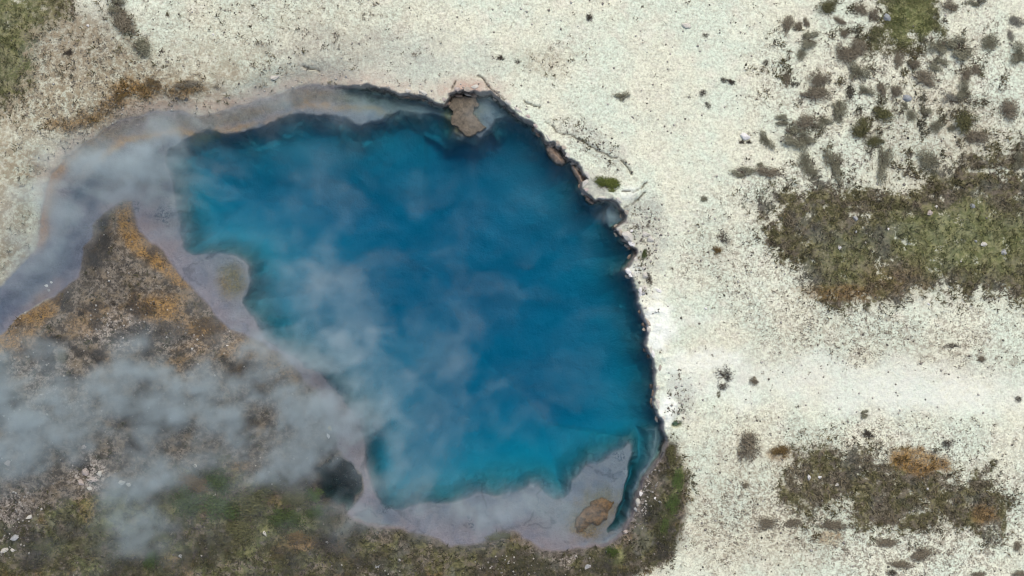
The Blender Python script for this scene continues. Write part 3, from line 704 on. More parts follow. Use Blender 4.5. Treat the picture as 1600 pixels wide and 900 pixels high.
# ------------------------------------------------------------------ shrubs
def leafy(seed, n, ragged, flat, lsize, holes=.0):
    """crown of small leaf faces in a few clumps; radius about 1, height about flat"""
    r = np.random.default_rng(seed)
    k = r.integers(7, 12)
    ang = r.uniform(0, 2 * math.pi, k); rad = np.sqrt(r.uniform(0, 1, k)) * .72
    cc = np.stack([np.cos(ang) * rad, np.sin(ang) * rad, np.full(k, .25) + r.uniform(0, .35, k)], -1)
    cr = r.uniform(.28, .52, k) * (1 + ragged * r.uniform(-.4, .4, k))
    w = cr ** 2 / (cr ** 2).sum()
    ci = r.choice(k, n, p=w)
    d = r.normal(size=(n, 3)); d /= np.linalg.norm(d, axis=1)[:, None]
    d[:, 2] = np.abs(d[:, 2]) * .9
    rr = cr[ci] * r.uniform(.35, 1.1, n) ** .7
    P = cc[ci] + d * rr[:, None]
    # stray twigs past the outline
    m = r.uniform(size=n) < ragged * .25
    P[m, :2] *= r.uniform(1.05, 1.35, m.sum())[:, None]
    P[:, 2] = np.clip(P[:, 2], .02, None) * flat
    a = r.normal(size=(n, 3)); a[:, 2] *= .45; a /= np.linalg.norm(a, axis=1)[:, None]
    b = np.cross(a, d + r.normal(size=(n, 3)) * .6); b /= np.linalg.norm(b, axis=1)[:, None] + 1e-6
    L = lsize * r.uniform(.6, 1.5, n)[:, None]; Wd = L * r.uniform(.3, .55, n)[:, None]
    V = np.stack([P - a * L, P + b * Wd, P + a * L, P - b * Wd], 1).reshape(-1, 3)
    F = np.arange(n * 4).reshape(-1, 4)
    t = np.repeat(np.clip(r.beta(1.6, 1.8, n) * .7 + .3 * r.uniform(size=k)[ci], 0, 1), 4)
    return V, F, t

def twiggy(seed, n, flat, spread=1.0):
    r = np.random.default_rng(seed); Vs = []; Fs = []; T = []; c = 0
    def stick(a, b, w0, w1):
        nonlocal c
        d = b - a; d = d / (np.linalg.norm(d) + 1e-9)
        u = np.cross(d, [.2, .3, .93]); u /= np.linalg.norm(u) + 1e-9; v = np.cross(d, u)
        ring = []
        for p, w in ((a, w0), (b, w1)):
            for q in range(3):
                th = q * 2.0944
                ring.append(p + (u * math.cos(th) + v * math.sin(th)) * w)
        Vs.extend(ring)
        for q in range(3): Fs.append([c + q, c + (q + 1) % 3, c + 3 + (q + 1) % 3, c + 3 + q])
        tt = r.uniform(); T.extend([tt] * 6); c += 6
    for i in range(n):
        th = r.uniform(0, 2 * math.pi); e = r.uniform(.35, 1.0) * spread
        a = np.array([r.normal() * .08, r.normal() * .08, 0.0])
        m = np.array([math.cos(th) * e * .5, math.sin(th) * e * .5, flat * r.uniform(.3, .6)]) + r.normal(size=3) * .06
        m[2] = abs(m[2])
        b = np.array([math.cos(th) * e, math.sin(th) * e, flat * r.uniform(.5, 1.0)]) + r.normal(size=3) * .08
        b[2] = abs(b[2])
        stick(a, m, .04, .028); stick(m, b, .028, .012)
        for _ in range(2):
            q = m + (b - m) * r.uniform(.2, .8); stick(q, q + np.array([r.normal() * .2, r.normal() * .2, abs(r.normal()) * .08]), .02, .01)
    return np.array(Vs), np.array(Fs), np.array(T)

def mk_mesh(name, V, F, T, mat):
    o = mesh_np(name, V, F, mat, {'tint': T})
    me = o.data; bpy.data.objects.remove(o); return me

FOL = {}; TWG = {}
def foliage_mesh(kind, v):
    key = (kind, v)
    if key not in FOL:
        n = {'darkleaf': 420, 'mossleaf': 3500}.get(kind, 1500)
        V, F, T = leafy(hash(kind) % 1 + v * 17 + len(kind) * 5, n, {'darkleaf': 1.6}.get(kind, .9), .62, {'darkleaf': .075}.get(kind, .058))
        FOL[key] = mk_mesh('foliage', V, F, T, M[kind])
    return FOL[key]
def twig_mesh(v):
    if v not in TWG:
        V, F, T = twiggy(300 + v, 16, .5)
        TWG[v] = mk_mesh('twigs', V, F, T, M['twig'])
    return TWG[v]

def shrub(px, py, rx, ry, rot, kind, label, group=None, name='shrub', h=1.0, cat='shrub'):
    root = bpy.data.objects.new(name, None); COL.objects.link(root); root.empty_display_size = .1
    sx, sy = rx / PX * .97, ry / PX * .97
    sz = min(sx, sy) * 1.0 * h
    root.location = (wx(px), wy(py), zat(px, py) - .01)
    root.rotation_euler = (0, 0, math.radians(-rot)); root.scale = (sx, sy, sz)
    v = int(px * 3 + py * 5) % 4
    f = bpy.data.objects.new('foliage', foliage_mesh(kind, v)); COL.objects.link(f); f.parent = root
    f.rotation_euler = (0, 0, (int(px + py) % 7) * .9)
    w = bpy.data.objects.new('twigs', twig_mesh(v)); COL.objects.link(w); w.parent = root
    w.rotation_euler = (0, 0, (int(px * 2 + py) % 5) * 1.1)
    return tag(root, label, cat, group)

NE = 'shrubs on the pale plain by the green patch'
SE = 'shrubs around the brown scrub patch'
SH = [
 # around the top right
 (1229,42,11,19,25,'brownleaf','narrow brown shrub, first of three in a row left of the olive tuft',NE),
 (1246,40,9,8,0,'brownleaf','small round brown shrub, middle of the row of three near the top',NE),
 (1259,39,7,10,-20,'brownleaf','small upright brown shrub, right one of the row of three near the top',NE),
 (1261,63,21,15,-20,'sage','grey-green shrub below the row of three brown ones',NE),
 (1251,86,9,10,0,'sage','small round shrub just under the grey-green one left of the scrub',NE),
 (1197,98,7,5,-20,'darkleaf','tiny dark twig tuft alone on white ground left of the scrub',NE),
 (1230,124,8,14,15,'brownleaf','thin brown shrub beside a pinkish stain on white ground',NE),
 (1141,129,11,7,30,'darkleaf','dark low shrub far left of the scrub, on bare white ground',NE),
 (1131,126,6,6,0,'darkleaf','small dark tuft touching the left end of the lone dark low shrub',NE),
 (1102,55,6,5,0,'darkleaf','small dark round tuft below the flat white slab',NE),
 (1291,9,20,14,0,'oliveleaf','olive shrub at the top frame edge left of the green patch',NE),
 (1318,83,22,19,10,'brownleaf','grey-brown shrub left of the green patch',NE),
 (1281,123,19,16,0,'brownleaf','brown shrub forming the upper lobe of a tall pair',NE),
 (1272,150,26,15,10,'brownleaf','wide brown shrub forming the lower lobe of a tall pair',NE),
 (1312,36,14,7,20,'brownleaf','flat brown shrub between the olive tuft and the green patch',NE),
 (1320,54,10,7,-20,'brownleaf','little brown shrub above the grey-brown one beside the green patch',NE),
 (1098,147,8,6,-20,'darkleaf','dark tuft at the head of an L of twigs on the white plain',NE),
 (1106,165,7,5,40,'darkleaf','dark twigs at the foot of an L on the white plain',NE),
 (1307,175,17,21,0,'sage','egg-shaped grey-green shrub standing alone on white ground',NE),
 (1286,191,16,11,15,'sage','oval grey-green shrub at the lower left of the egg-shaped one',NE),
 (1223,189,16,10,0,'sage','oval grey-green shrub above the shrub holding a pale stone',NE),
 (1256,194,22,15,10,'brownleaf','brown shrub against the upper right of the one holding a pale stone',NE),
 (1238,212,26,18,0,'sage','grey-green shrub with a pale stone embedded in it',NE),
 (1256,221,20,14,15,'sage','grey-green shrub at the lower right of the embedded pale stone',NE),
 (1195,220,11,18,-30,'sage','slanting shrub right of the white stone ringed by twigs',NE),
 (1158,222,8,5,0,'darkleaf','dark twigs under the lower left of the ringed white stone',NE),
 (1170,222,7,5,0,'darkleaf','dark twigs under the lower right of the ringed white stone',NE),
 (1257,256,13,22,-10,'sage','upright grey shrub above the north edge of the olive field',NE),
 (1268,268,11,10,0,'sage','grey shrub tucked at the foot of the upright one',NE),
 (1303,256,16,32,-8,'sage','tall thin grey-green shrub above the olive field edge',NE),
 (1161,271,22,11,5,'sage','dark grey-green shrub at the north-west corner of the olive field',NE),
 (1201,273,24,13,0,'brownleaf','brownish shrub beside the corner shrub of the olive field',NE),
 (1187,258,6,5,0,'sage','tiny tuft above the two corner shrubs of the olive field',NE),
 (1492,78,28,22,0,'sage','large dark rounded shrub right of the green patch',NE),
 (1465,74,15,19,20,'sage','shrub bridging the green patch and the large dark rounded shrub',NE),
 (1545,68,15,17,0,'sage','compact grey shrub alone on white ground right of the large one',NE),
 (1590,87,19,18,0,'sage','round dark shrub at the right frame edge near the top',NE),
 (1526,4,18,11,0,'sage','shrub cut by the top frame edge right of the green patch',NE),
 (1480,10,18,11,10,'brownleaf','brown shrub at the top edge touching the green patch',NE),
 (1587,34,13,11,0,'palesage','pale thin shrub near the top right corner',NE),
 (1578,57,6,12,0,'palesage','pale narrow shrub under the thin corner one',NE),
 (1507,118,11,14,0,'brownleaf','purplish brown shrub, left half of a two-lobed pair',NE),
 (1521,113,14,9,5,'brownleaf','purplish brown shrub, right half of a two-lobed pair',NE),
 (1504,145,17,15,0,'sage','round dark shrub below the two-lobed purplish pair',NE),
 (1462,100,19,13,15,'sage','shrub under the bridge shrub at the foot of the green patch',NE),
 (1438,126,28,14,20,'brownleaf','long brown shrub below the green patch',NE),
 (1424,102,12,10,0,'brownleaf','brown shrub just under the bottom corner of the green patch',NE),
 (1338,79,18,17,0,'brownleaf','brown shrub touching the left side of the green patch',NE),
 (1337,114,18,20,0,'sage','grey shrub below the brown one left of the green patch',NE),
 (1403,97,10,15,0,'brownleaf','upright brown shrub under the middle of the green patch',NE),
 (1376,136,10,14,0,'brownleaf','small brown shrub up and left of the blue-grey scrub stone',NE),
 (1397,146,13,12,0,'brownleaf','brown shrub touching the left side of the blue-grey scrub stone',NE),
 (1350,143,14,10,10,'sage','low grey shrub in the scrub under the grey one',NE),
 (1345,13,14,11,0,'brownleaf','brown shrub at the top edge left of the blue-grey stone',NE),
 (1362,27,12,11,0,'brownleaf','brown shrub touching the blue-grey stone beside the green patch',NE),
 (1374,180,19,14,10,'oliveleaf','dark olive shrub below the blue-grey scrub stone',NE),
 (1350,202,18,24,-10,'oliveleaf','tall olive-green shrub in the scrub above the olive field',NE),
 (1366,220,17,12,0,'oliveleaf','dark olive shrub at the foot of the tall olive-green one',NE),
 (1379,252,16,32,0,'sage','long upright grey shrub running down to the olive field',NE),
 (1448,251,22,16,30,'sage','dark oval shrub alone just above the olive field',NE),
 (1460,199,12,11,0,'sage','small round shrub midway above the dark oval one',NE),
 (1509,190,22,22,-30,'oliveleaf','bushy green shrub in the right of the scrub',NE),
 (1519,211,20,17,0,'brownleaf','grey-brown shrub under the bushy green one',NE),
 (1573,172,20,18,0,'brownleaf','dark brown round shrub near the right frame edge',NE),
 (1423,182,9,11,0,'sage','small shrub, left of two below the blue-grey scrub stone',NE),
 (1445,175,10,8,0,'sage','small shrub, right of two below the blue-grey scrub stone',NE),
 (1413,167,8,7,0,'sage','tiny shrub directly under the blue-grey scrub stone',NE),
 (1484,158,15,10,20,'palesage','pale straggly shrub left of the round dark one',NE),
 (1484,200,8,8,0,'sage','tiny shrub left of the bushy green one',NE),
 (1590,255,14,15,0,'sage','grey shrub on the field border at the right frame edge',NE),
 # open plain
 (783,91,9,7,0,'darkleaf','small black-green tuft on the plain above the north rim',None),
 (808,98,4,4,0,'darkleaf','tiny dark tuft right of the black-green one above the rim',None),
 (921,29,9,8,30,'darkleaf','dark tuft near the top edge on the open plain',None),
 (971,152,13,9,10,'sage','grey tuft on the plain above the north-east rim',None),
 (1129,371,11,8,30,'darkleaf','dark grey tuft between the east rim and the olive field',None),
 (1118,391,9,8,0,'rustleaf','rusty tuft under the dark grey one left of the olive field',None),
 (1100,311,7,5,0,'sage','small grey tuft left of the olive field corner',None),
 (1488,541,14,5,5,'darkleaf','black flat twig heap on the plain below the olive field',None),
 (1130,588,12,15,0,'darkleaf','branching dark twig plant east of the pool',None),
 (1129,602,10,8,0,'darkleaf','dense dark base of the branching twig plant east of the pool',None),
 (1176,594,10,7,20,'brownleaf','brown twig tuft right of the branching dark plant',None),
 (1122,616,4,6,15,'sage','small grey tuft below the branching dark plant',None),
 (1354,678,14,10,20,'darkleaf','dark spiky shrub above the brown scrub patch',SE),
 (1349,647,10,7,-30,'sage','small grey tuft above the dark spiky shrub',SE),
 (1480,690,9,10,0,'darkleaf','dark tuft above the right of the orange cap',SE),
 (1589,624,6,7,0,'darkleaf','small black tuft near the right frame edge',None),
 (1532,562,8,6,0,'brownleaf','brown tuft on the plain at the right below the olive field',None),
 # lower right
 (1168,702,19,32,-5,'brownleaf','upright grey-brown shrub left of the brown scrub patch',SE),
 (1217,706,17,11,0,'rustleaf','rusty shrub between the upright shrub and the brown patch',SE),
 (1162,758,7,6,0,'brownleaf','small brown tuft below the upright grey-brown shrub',SE),
 (1200,818,20,11,0,'brownleaf','dark brown shrub in a row of three, left one',SE),
 (1238,817,14,9,0,'brownleaf','brown shrub in a row of three, middle one',SE),
 (1300,822,24,11,5,'brownleaf','wide brown shrub in a row of three, right one',SE),
 (1381,846,22,10,0,'brownleaf','brown shrub at the lower edge of the brown scrub patch',SE),
 (1440,863,20,14,-20,'brownleaf','loose brown shrub below the brown scrub patch',SE),
 (1411,883,18,10,10,'brownleaf','dark brown shrub near the bottom edge at right',SE),
 (1591,851,10,9,0,'brownleaf','small shrub at the right frame edge in the lower corner',SE),
 (1391,896,9,8,0,'darkleaf','dark tuft cut by the bottom frame edge at right',SE),
 (1526,897,16,7,0,'brownleaf','brown shrub cut by the bottom edge near the right corner',SE),
 (1590,897,16,8,0,'brownleaf','brown shrub in the bottom right corner',SE),
 # upper left
 (108,84,12,8,-15,'darkleaf','dark green tuft on the grey ground at upper left',None),
 (222,78,20,17,20,'sage','grey-green shrub at the lower end of the upper left patch',None),
 (198,36,18,26,-25,'brownleaf','brown shrub in the middle of the upper left patch',None),
 (182,8,18,16,0,'sage','grey-green shrub at the top edge in the upper left patch',None),
 (296,131,22,7,-8,'brownleaf','dark brown shrub at the right end of the orange mat',None),
 (237,129,16,9,0,'rustleaf','rusty shrub on the crest of the orange mat',None),
 (190,150,22,9,-25,'rustleaf','rusty shrub along the middle of the orange mat',None),
 # west land and thicket
 (220,640,28,20,10,'darkleaf','dark bush looming through the steam on the west land',None),
 (246,662,26,16,-10,'darkleaf','lower dark bush in the steam on the west land',None),
 (68,533,9,8,0,'darkleaf','black tuft on the ochre bank near the left edge',None),
 (154,530,9,7,10,'darkleaf','dark green tuft on bare grey ground of the west land',None),
 (101,556,8,12,0,'sage','grey tuft at the edge of the steam on the west land',None),
 (130,490,9,7,0,'darkleaf','dark tuft inland of the outlet channel bank',None),
 (178,473,6,5,0,'darkleaf','tiny dark tuft in the middle of the west land',None),
 (300,752,34,22,0,'rustleaf','ochre shrub on top of the dark thicket',None),
 (292,778,32,26,0,'greenleaf','dark green shrub at the left end of the thicket',None),
 (345,792,34,28,0,'greenleaf','green shrub in the middle of the thicket',None),
 (350,752,28,22,10,'greenleaf','dark green shrub at the upper middle of the thicket',None),
 (398,776,34,28,0,'oliveleaf','olive shrub right of the thicket middle',None),
 (440,800,30,26,0,'greenleaf','dark green shrub in the right half of the thicket',None),
 (385,818,34,22,0,'oliveleaf','olive shrub at the foot of the thicket',None),
 (464,775,22,20,0,'oliveleaf','olive shrub at the right end of the thicket near the vent',None),
 (492,772,17,14,20,'brightleaf','bright green shrub on the edge of the dark vent',None),
 (500,800,18,16,0,'greenleaf','green shrub below the bright one at the vent edge',None),
 (470,838,20,16,0,'rustleaf','ochre shrub under the thicket near the vent',None),
 (238,876,14,20,0,'greenleaf','dark green shrub near the bottom edge at left',None),
 (520,850,22,18,0,'darkleaf','blackish shrub on the bank below the vent',None),
 # banks
 (948,289,21,13,15,'mossleaf','bright green moss cushion on the east rim',None),
 (1007,398,7,9,0,'greenleaf','dark green tuft on the east rim above the angular cream stone',None),
 (1014,437,6,12,-20,'darkleaf','dark tuft behind the angular cream stone on the east rim',None),
 (1058,750,11,20,10,'brightleaf','bright green plant on the bank where the white plain begins',None),
 (1050,786,13,18,25,'brightleaf','bright green plant in the middle of the south-east bank',None),
 (1037,820,8,16,5,'brightleaf','narrow green plant low on the south-east bank',None),
 (958,866,12,12,0,'greenleaf','blue-green plant on the bank under the petal-shaped shoal',None),
 (1046,714,12,18,0,'oliveleaf','dark olive plant at the top of the south-east bank',None),
 (779,842,22,9,0,'oliveleaf','olive tussock on the point of the south shore',None),
]
for s in SH:
    nm = 'moss_cushion' if 'moss cushion' in s[6] else ('twig_tuft' if s[5] == 'darkleaf' else 'shrub')
    cat = 'moss' if 'moss' in s[6] else ('tuft' if 'tuft' in s[6] or 'twig' in s[6] else ('plant' if ' plant' in s[6] else 'shrub'))
    shrub(*s, name=nm, cat=cat, h=.7 if nm == 'moss_cushion' else .9)

# ------------------------------------------------------------------ grass and litter: nobody could count it
def scatter(name, dens, n, label, cat, mat, blades=(4, 7), hgt=(.05, .13), wid=.012, spread=.06, box=(-19, 19, -11.5, 11.5), lean=.9):
    X = RNG.uniform(box[0], box[1], n); Y = RNG.uniform(box[2], box[3], n)
    p = lookup(dens, X, Y) * (lookup(bed, X, Y) < .02)
    k = RNG.uniform(size=n) < p
    X, Y = X[k], Y[k]
    Z = lookup(z, X, Y); g = lookup(green, X, Y); o = lookup(orange, X, Y)
    nb = RNG.integers(blades[0], blades[1] + 1, len(X))
    i = np.repeat(np.arange(len(X)), nb); m = len(i)
    tuft_t = RNG.beta(1.5, 1.7, len(X)); sz = RNG.uniform(.6, 1.5, len(X))
    th = RNG.uniform(0, 2 * math.pi, m); s = sz[i]
    bx = X[i] + np.cos(th) * spread * .25 * s + RNG.normal(size=m) * spread * .25
    by = Y[i] + np.sin(th) * spread * .25 * s + RNG.normal(size=m) * spread * .25
    h = RNG.uniform(hgt[0], hgt[1], m) * s; ln = h * RNG.uniform(.3, 1.3, m) * lean
    tx = bx + np.cos(th) * ln; ty = by + np.sin(th) * ln
    w = wid * RNG.uniform(.6, 1.5, m) * s
    ox, oy = -np.sin(th) * w, np.cos(th) * w
    z0 = Z[i] - .01
    P = np.stack([np.stack([bx - ox, by - oy, z0], -1), np.stack([bx + ox, by + oy, z0], -1), np.stack([tx, ty, z0 + h], -1)], 1).reshape(-1, 3)
    t = np.repeat(np.clip(tuft_t[i] * .75 + RNG.uniform(0, .3, m), 0, 1), 3)
    ob = mesh_np(name, P, np.arange(m * 3).reshape(-1, 3), M[mat], {'tint': t, 'green': np.repeat(np.clip(g[i] * .95 - .12 + .2 * RNG.uniform(-1, 1, m), 0, 1), 3), 'orange': np.repeat(o[i] * .8, 3), 'west': np.repeat(lookup(m_lw, X, Y)[i], 3)}, n=3)
    return tag(ob, label, cat, None, 'stuff')

ones = np.ones_like(GX)
east = sstep(1000, 1100, U)
nsc = sstep(-.2, .4, fbm(U / 11, W / 11, 301, 3))
scatter('field_grass', np.clip(np.maximum(m_fe, m_fse) * (.35 + .65 * nsc), 0, 1) * east, 150000, 'olive and brown grass covering the field and scrub patch at right', 'grass', 'grass')
scatter('green_grass', np.clip(m_fne * (.5 + .5 * nsc), 0, 1), 110000, 'short green grass patch at the top right', 'grass', 'grass', hgt=(.015, .04), box=(8, 19, 4, 11.5))
scatter('bank_grass', np.clip(np.maximum(m_fs * (.4 + .6 * nsc), m_lw * .22 * nsc), 0, 1), 130000, 'dark olive grass on the steaming bank at lower left', 'grass', 'grass')
scatter('dry_grass', np.clip(np.maximum.reduce([m_fnw * .8 * (.4 + .6 * nsc), m_pnw * .7 * nsc, m_mat * .9, tan * .22 * nsc]), 0, 1) * (W < 460), 120000, 'ochre and olive dry grass at upper left', 'grass', 'grass')
tufts = np.clip(speck, 0, 1) ** 1.5 * nsc * (1 - np.clip(veg * 1.5, 0, 1)) * (1 - .7 * m_lw)
scatter('dry_tufts', tufts * .55, 150000, 'tiny dry tufts sprinkled over the white plain', 'tufts', 'tuft', blades=(3, 6), hgt=(.03, .07), wid=.014, spread=.05)
rimt = np.clip(ell(1006, 405, 16, 62, -8, .5, 12, 411) + ell(1000, 350, 26, 22, 0, .5, 12, 412) * .6 + ell(925, 222, 55, 16, 36, .6, 14, 413) * .7 + ell(1060, 622, 20, 28, 0, .6, 12, 414) * .5, 0, 1) * nsc * (d_shore > .1)
scatter('rim_tufts', rimt * .9, 150000, 'dark green tufts between the crust blocks along the east rim', 'tufts', 'grass', hgt=(.04, .09))
# halo scrub clumps of the NE
halo = np.clip(ell(1390, 130, 150, 130, 0, .4, 60, 311) * sstep(.15, .45, fbm(U / 16, W / 16, 312, 4)), 0, 1)
scatter('low_scrub', halo * .42, 150000, 'low brown scrub scattered between the shrubs at top right', 'scrub', 'grass', box=(6, 19, 2, 11.5), hgt=(.04, .10))

# gravel along the shores
def gravel(name, dens, n, label, mat, size=(.02, .06)):
    X = RNG.uniform(-19, 19, n); Y = RNG.uniform(-11.5, 11.5, n)
    k = RNG.uniform(size=n) < lookup(dens, X, Y)
    X, Y = X[k], Y[k]; Z = lookup(z, X, Y); m = len(X)
    base = np.array([[1, 0, 0], [0, 1, 0], [-1, 0, 0], [0, -1, 0], [0, 0, .8], [0, 0, -.6]], float)
    tri = np.array([[0, 1, 4], [1, 2, 4], [2, 3, 4], [3, 0, 4], [1, 0, 5], [2, 1, 5], [3, 2, 5], [0, 3, 5]])
    r = RNG.uniform(size[0], size[1], m) * RNG.uniform(.5, 1, m)
    th = RNG.uniform(0, 6.28, m)
    J = base[None] * RNG.uniform(.6, 1.3, (m, 6, 1)) * r[:, None, None]
    c, s = np.cos(th)[:, None], np.sin(th)[:, None]
    P = np.stack([J[..., 0] * c - J[..., 1] * s + X[:, None], J[..., 0] * s + J[..., 1] * c + Y[:, None], J[..., 2] + Z[:, None] + r[:, None] * .3], -1).reshape(-1, 3)
    Fq = (tri[None] + (np.arange(m) * 6)[:, None, None]).reshape(-1, 3)
    ob = mesh_np(name, P, Fq, M[mat], {'tint': np.repeat(RNG.uniform(size=m), 6)}, n=3)
    return tag(ob, label, 'gravel', None, 'stuff')
M['pebble'] = leaf_material('pebbles', (.13, .115, .095), (.60, .58, .52))
M['darkpebble'] = leaf_material('dark_pebbles', (.04, .036, .03), (.20, .18, .15))
gd = np.clip(ell(1000, 785, 18, 52, 22, .4, 10, 321) * 1.5 + ell(1015, 745, 8, 35, 35, .4, 8, 322) * .7 + ell(1005, 360, 32, 45, 0, .5, 14, 323) * .35 + ell(1008, 430, 14, 45, -10, .5, 12, 324) * .5 + .02 * (1 - veg)
             + sstep(.5, .05, d_shore) * .25 * (W < 200) + pale * .5 + ell(1062, 620, 22, 30, 0, .5, 14, 325) * .3, 0, 1) * (d_shore > .03)
gravel('shore_gravel', gd * .8, 120000, 'pale pebbles along the rim and the south-east shore', 'pebble')
gd2 = np.clip(m_lw * .20 * nsc + speck * .05 + ell(930, 220, 50, 18, 35, .6, 14, 326) * .25 + ell(1005, 400, 16, 70, -8, .5, 10, 327) * .3 + ell(940, 800, 30, 22, -30, .3, 10, 328) * 0, 0, 1) * (d_shore > .03) * (vent < .05)
gravel('dark_gravel', gd2, 120000, 'dark grit on the steaming west land and the plain', 'darkpebble', (.015, .05))

# ------------------------------------------------------------------ steam: one volume, thick where the photo shows it
def steam():
    STM = [(150,275,100,48,-20,.8),(222,250,50,55,0,.85),(110,330,50,70,20,.5),(265,270,34,90,0,.7),(300,205,60,20,-10,.3),(60,400,50,50,-30,.35),(300,290,50,60,0,.25),
           (110,590,140,45,-5,.95),(30,650,70,80,0,.75),(330,600,120,55,10,.95),(425,640,110,70,25,1.15),(470,695,55,45,0,.8),(240,740,40,70,10,.75),(90,700,70,55,0,.7),
           (520,600,70,55,35,.75),(400,525,45,40,40,.5),(440,735,60,20,0,.4),(180,790,60,40,0,.45),(340,690,90,35,0,.45),(200,840,70,30,0,.25),
           (120,640,200,70,0,.35),(640,570,130,60,15,.5),(600,680,60,90,0,.55),(780,625,85,50,0,.48),(700,500,80,35,-10,.25),(510,330,40,90,0,.16),(330,290,50,50,0,.18),(690,725,60,40,0,.38),
           (560,440,80,35,0,.28),(800,460,32,22,0,.22),(480,465,60,32,0,.28),(230,640,330,170,0,.22),(630,785,120,36,0,.6),(780,785,100,30,0,.4),(900,800,60,30,0,.15),(762,182,16,28,20,.45),(962,335,13,14,40,.5),
           (450,165,130,24,-8,.4),(565,170,60,22,0,.35),(880,530,60,40,0,.10),(560,350,160,120,0,.10),(750,300,160,60,0,.06)]
    nx, ny = 420, 280
    gx = np.linspace(-18.5, 9, nx); gy = np.linspace(-10.5, 8, ny)
    X, Y = np.meshgrid(gx, gy); u = 800 + X * PX; w = 450 - Y * PX
    u2 = u + 40 * fbm(u / 55, w / 55, 401, 5, .55); w2 = w + 40 * fbm(u / 55, w / 55, 402, 5, .55)
    m = np.zeros_like(X)
    for cx, cy, rx, ry, rot, s in STM:
        c, sn = math.cos(math.radians(rot)), math.sin(math.radians(rot))
        dx, dy = u2 - cx, w2 - cy
        r2 = ((dx * c + dy * sn) / rx) ** 2 + ((-dx * sn + dy * c) / ry) ** 2
        m += s * np.exp(-r2 * .95)
    n = .5 + .5 * fbm(u2 / 70, w2 / 50, 405, 6, .6)
    wis = np.exp(-(((u - 640) / 250) ** 2 + ((w - 520) / 230) ** 2) * .9) * sstep(.46, .72, .5 + .5 * fbm(u2 / 60, w2 / 38, 407, 5, .6))
    m = np.clip(m, 0, 1.25) * sstep(.26, .82, n) * 1.3 + .30 * wis
    pool = sstep(500, 660, u - .3 * (w - 500)) * sstep(140, 220, w)
    m = m * (1 - .66 * pool * sstep(790, 740, w)) * (1 - .75 * np.exp(-(((u - 526) / 34) ** 2 + ((w - 760) / 32) ** 2))) * (1 - .5 * np.exp(-(((u - 510) / 40) ** 2 + ((w - 745) / 34) ** 2)))
    ed = sstep(0, 1.2, X + 18.4) * sstep(0, .8, 8 - Y) * sstep(0, .8, Y + 10.4) * sstep(0, .8, 9 - X)
    m = m * ed
    ids = np.arange(nx * ny).reshape(ny, nx)
    Fq = np.stack([ids[:-1, :-1], ids[:-1, 1:], ids[1:, 1:], ids[1:, :-1]], -1).reshape(-1, 4)
    o = mesh_np('steam', np.stack([X, Y, np.zeros_like(X)], -1).reshape(-1, 3), Fq, None, {'amount': m})
    t = NT('steam_vapour')
    pv = t.n('ShaderNodeVolumePrincipled'); pv.inputs['Color'].default_value = (.68, .79, .805, 1)
    pv.inputs['Density'].default_value = 1.0; pv.inputs['Anisotropy'].default_value = 0.0
    t.l(pv.outputs[0], t.out.inputs['Volume'])
    o.data.materials.append(t.m)
    ng = bpy.data.node_groups.new('steam_volume', 'GeometryNodeTree')
    ng.interface.new_socket('Geometry', in_out='INPUT', socket_type='NodeSocketGeometry')
    ng.interface.new_socket('Geometry', in_out='OUTPUT', socket_type='NodeSocketGeometry')
    N, L = ng.nodes, ng.links
    gi = N.new('NodeGroupInput'); go = N.new('NodeGroupOutput')
    pos = N.new('GeometryNodeInputPosition')
    sep = N.new('ShaderNodeSeparateXYZ'); L.new(pos.outputs[0], sep.inputs[0])
    com = N.new('ShaderNodeCombineXYZ'); L.new(sep.outputs[0], com.inputs[0]); L.new(sep.outputs[1], com.inputs[1])
    na = N.new('GeometryNodeInputNamedAttribute'); na.data_type = 'FLOAT'; na.inputs['Name'].default_value = 'amount'
    sn = N.new('GeometryNodeSampleNearestSurface'); sn.data_type = 'FLOAT'
    L.new(gi.outputs[0], sn.inputs['Mesh']); L.new(na.outputs['Attribute'], sn.inputs['Value']); L.new(com.outputs[0], sn.inputs['Sample Position'])
    def mth(op, a, b=0.0, clamp=False):
        q = N.new('ShaderNodeMath'); q.operation = op; q.use_clamp = clamp
        for i, v in enumerate((a, b)):
            if hasattr(v, 'is_output'): L.new(v, q.inputs[i])
            else: q.inputs[i].default_value = v
        return q.outputs[0]
    nz = N.new('ShaderNodeTexNoise'); nz.inputs['Scale'].default_value = 1.5; nz.inputs['Detail'].default_value = 5; nz.inputs['Roughness'].default_value = .62; nz.inputs['Distortion'].default_value = .6
    L.new(pos.outputs[0], nz.inputs['Vector'])
    lump = mth('MULTIPLY', mth('SUBTRACT', nz.outputs[0], .36), 3.6, True)
    # rises to about two metres where it is thick, thins upward
    hz = mth('SUBTRACT', sep.outputs[2], .12)
    prof = mth('MULTIPLY', mth('MULTIPLY', mth('SUBTRACT', 2.2, hz), .5, True), mth('MULTIPLY', hz, 3.0, True))
    den = mth('MULTIPLY', mth('MULTIPLY', sn.outputs['Value'], lump), mth('MULTIPLY', prof, STEAM_K))
    vc = N.new('GeometryNodeVolumeCube')
    L.new(den, vc.inputs['Density'])
    vc.inputs['Min'].default_value = (-18.5, -10.5, -.05); vc.inputs['Max'].default_value = (9, 8, 2.4)
    vc.inputs['Resolution X'].default_value = 290; vc.inputs['Resolution Y'].default_value = 195; vc.inputs['Resolution Z'].default_value = 22
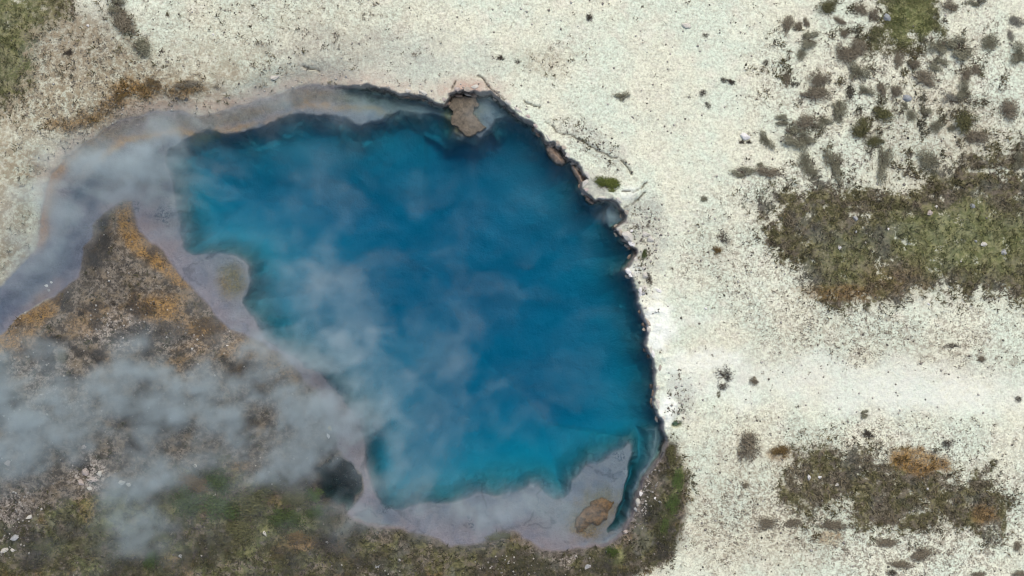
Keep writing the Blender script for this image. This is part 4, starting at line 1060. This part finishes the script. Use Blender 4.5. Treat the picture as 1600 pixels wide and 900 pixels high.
    sm = N.new('GeometryNodeSetMaterial'); sm.inputs['Material'].default_value = t.m
    L.new(vc.outputs[0], sm.inputs[0]); L.new(sm.outputs[0], go.inputs[0])
    md = o.modifiers.new('steam', 'NODES'); md.node_group = ng
    tag(o, 'grey steam drifting over the west land and the blue pool', 'steam', None, 'stuff')
STEAM_K = 1.8
steam()

# ------------------------------------------------------------------ light, sky, camera
SUN_EL, SUN_AZ = 62.0, 18.0        # azimuth clockwise from photo-up
w = bpy.data.worlds.new('World'); SC.world = w; w.use_nodes = True
nt = w.node_tree; bg = nt.nodes['Background']
sky = nt.nodes.new('ShaderNodeTexSky'); sky.sky_type = 'NISHITA'; sky.sun_disc = False
sky.sun_elevation = math.radians(SUN_EL); sky.sun_rotation = math.radians(SUN_AZ)
sky.air_density = 1.0; sky.dust_density = 4.0; sky.ozone_density = .6
nt.links.new(sky.outputs[0], bg.inputs[0]); bg.inputs[1].default_value = .15
ld = bpy.data.lights.new('sun', 'SUN'); ld.energy = 1.2; ld.angle = math.radians(22); ld.color = (1, .95, .87)
sun = bpy.data.objects.new('sun', ld); COL.objects.link(sun)
sun.rotation_euler = (math.radians(-(90 - SUN_EL)), 0, math.radians(-SUN_AZ)); sun.location = (0, 0, 60)

cam_d = bpy.data.cameras.new('camera'); cam_d.sensor_width = 36; cam_d.lens = 36 * CAMH / 32.0
cam_d.clip_end = 3000; cam_d.clip_start = .1
cam = bpy.data.objects.new('camera', cam_d); COL.objects.link(cam); cam.location = (0, 0, CAMH)
SC.camera = cam

SC.render.engine = 'CYCLES'
SC.cycles.use_denoising = True
SC.cycles.pixel_filter_type = 'BLACKMAN_HARRIS'; SC.cycles.filter_width = 1.15
SC.cycles.volume_bounces = 1; SC.cycles.volume_step_rate = 2.0
SC.cycles.max_bounces = 8
SC.cycles.transparent_max_bounces = 16
SC.view_settings.view_transform = 'Standard'; SC.view_settings.look = 'None'
SC.view_settings.gamma = 1.0; SC.view_settings.use_curve_mapping = False
SC.view_settings.exposure = 0.33
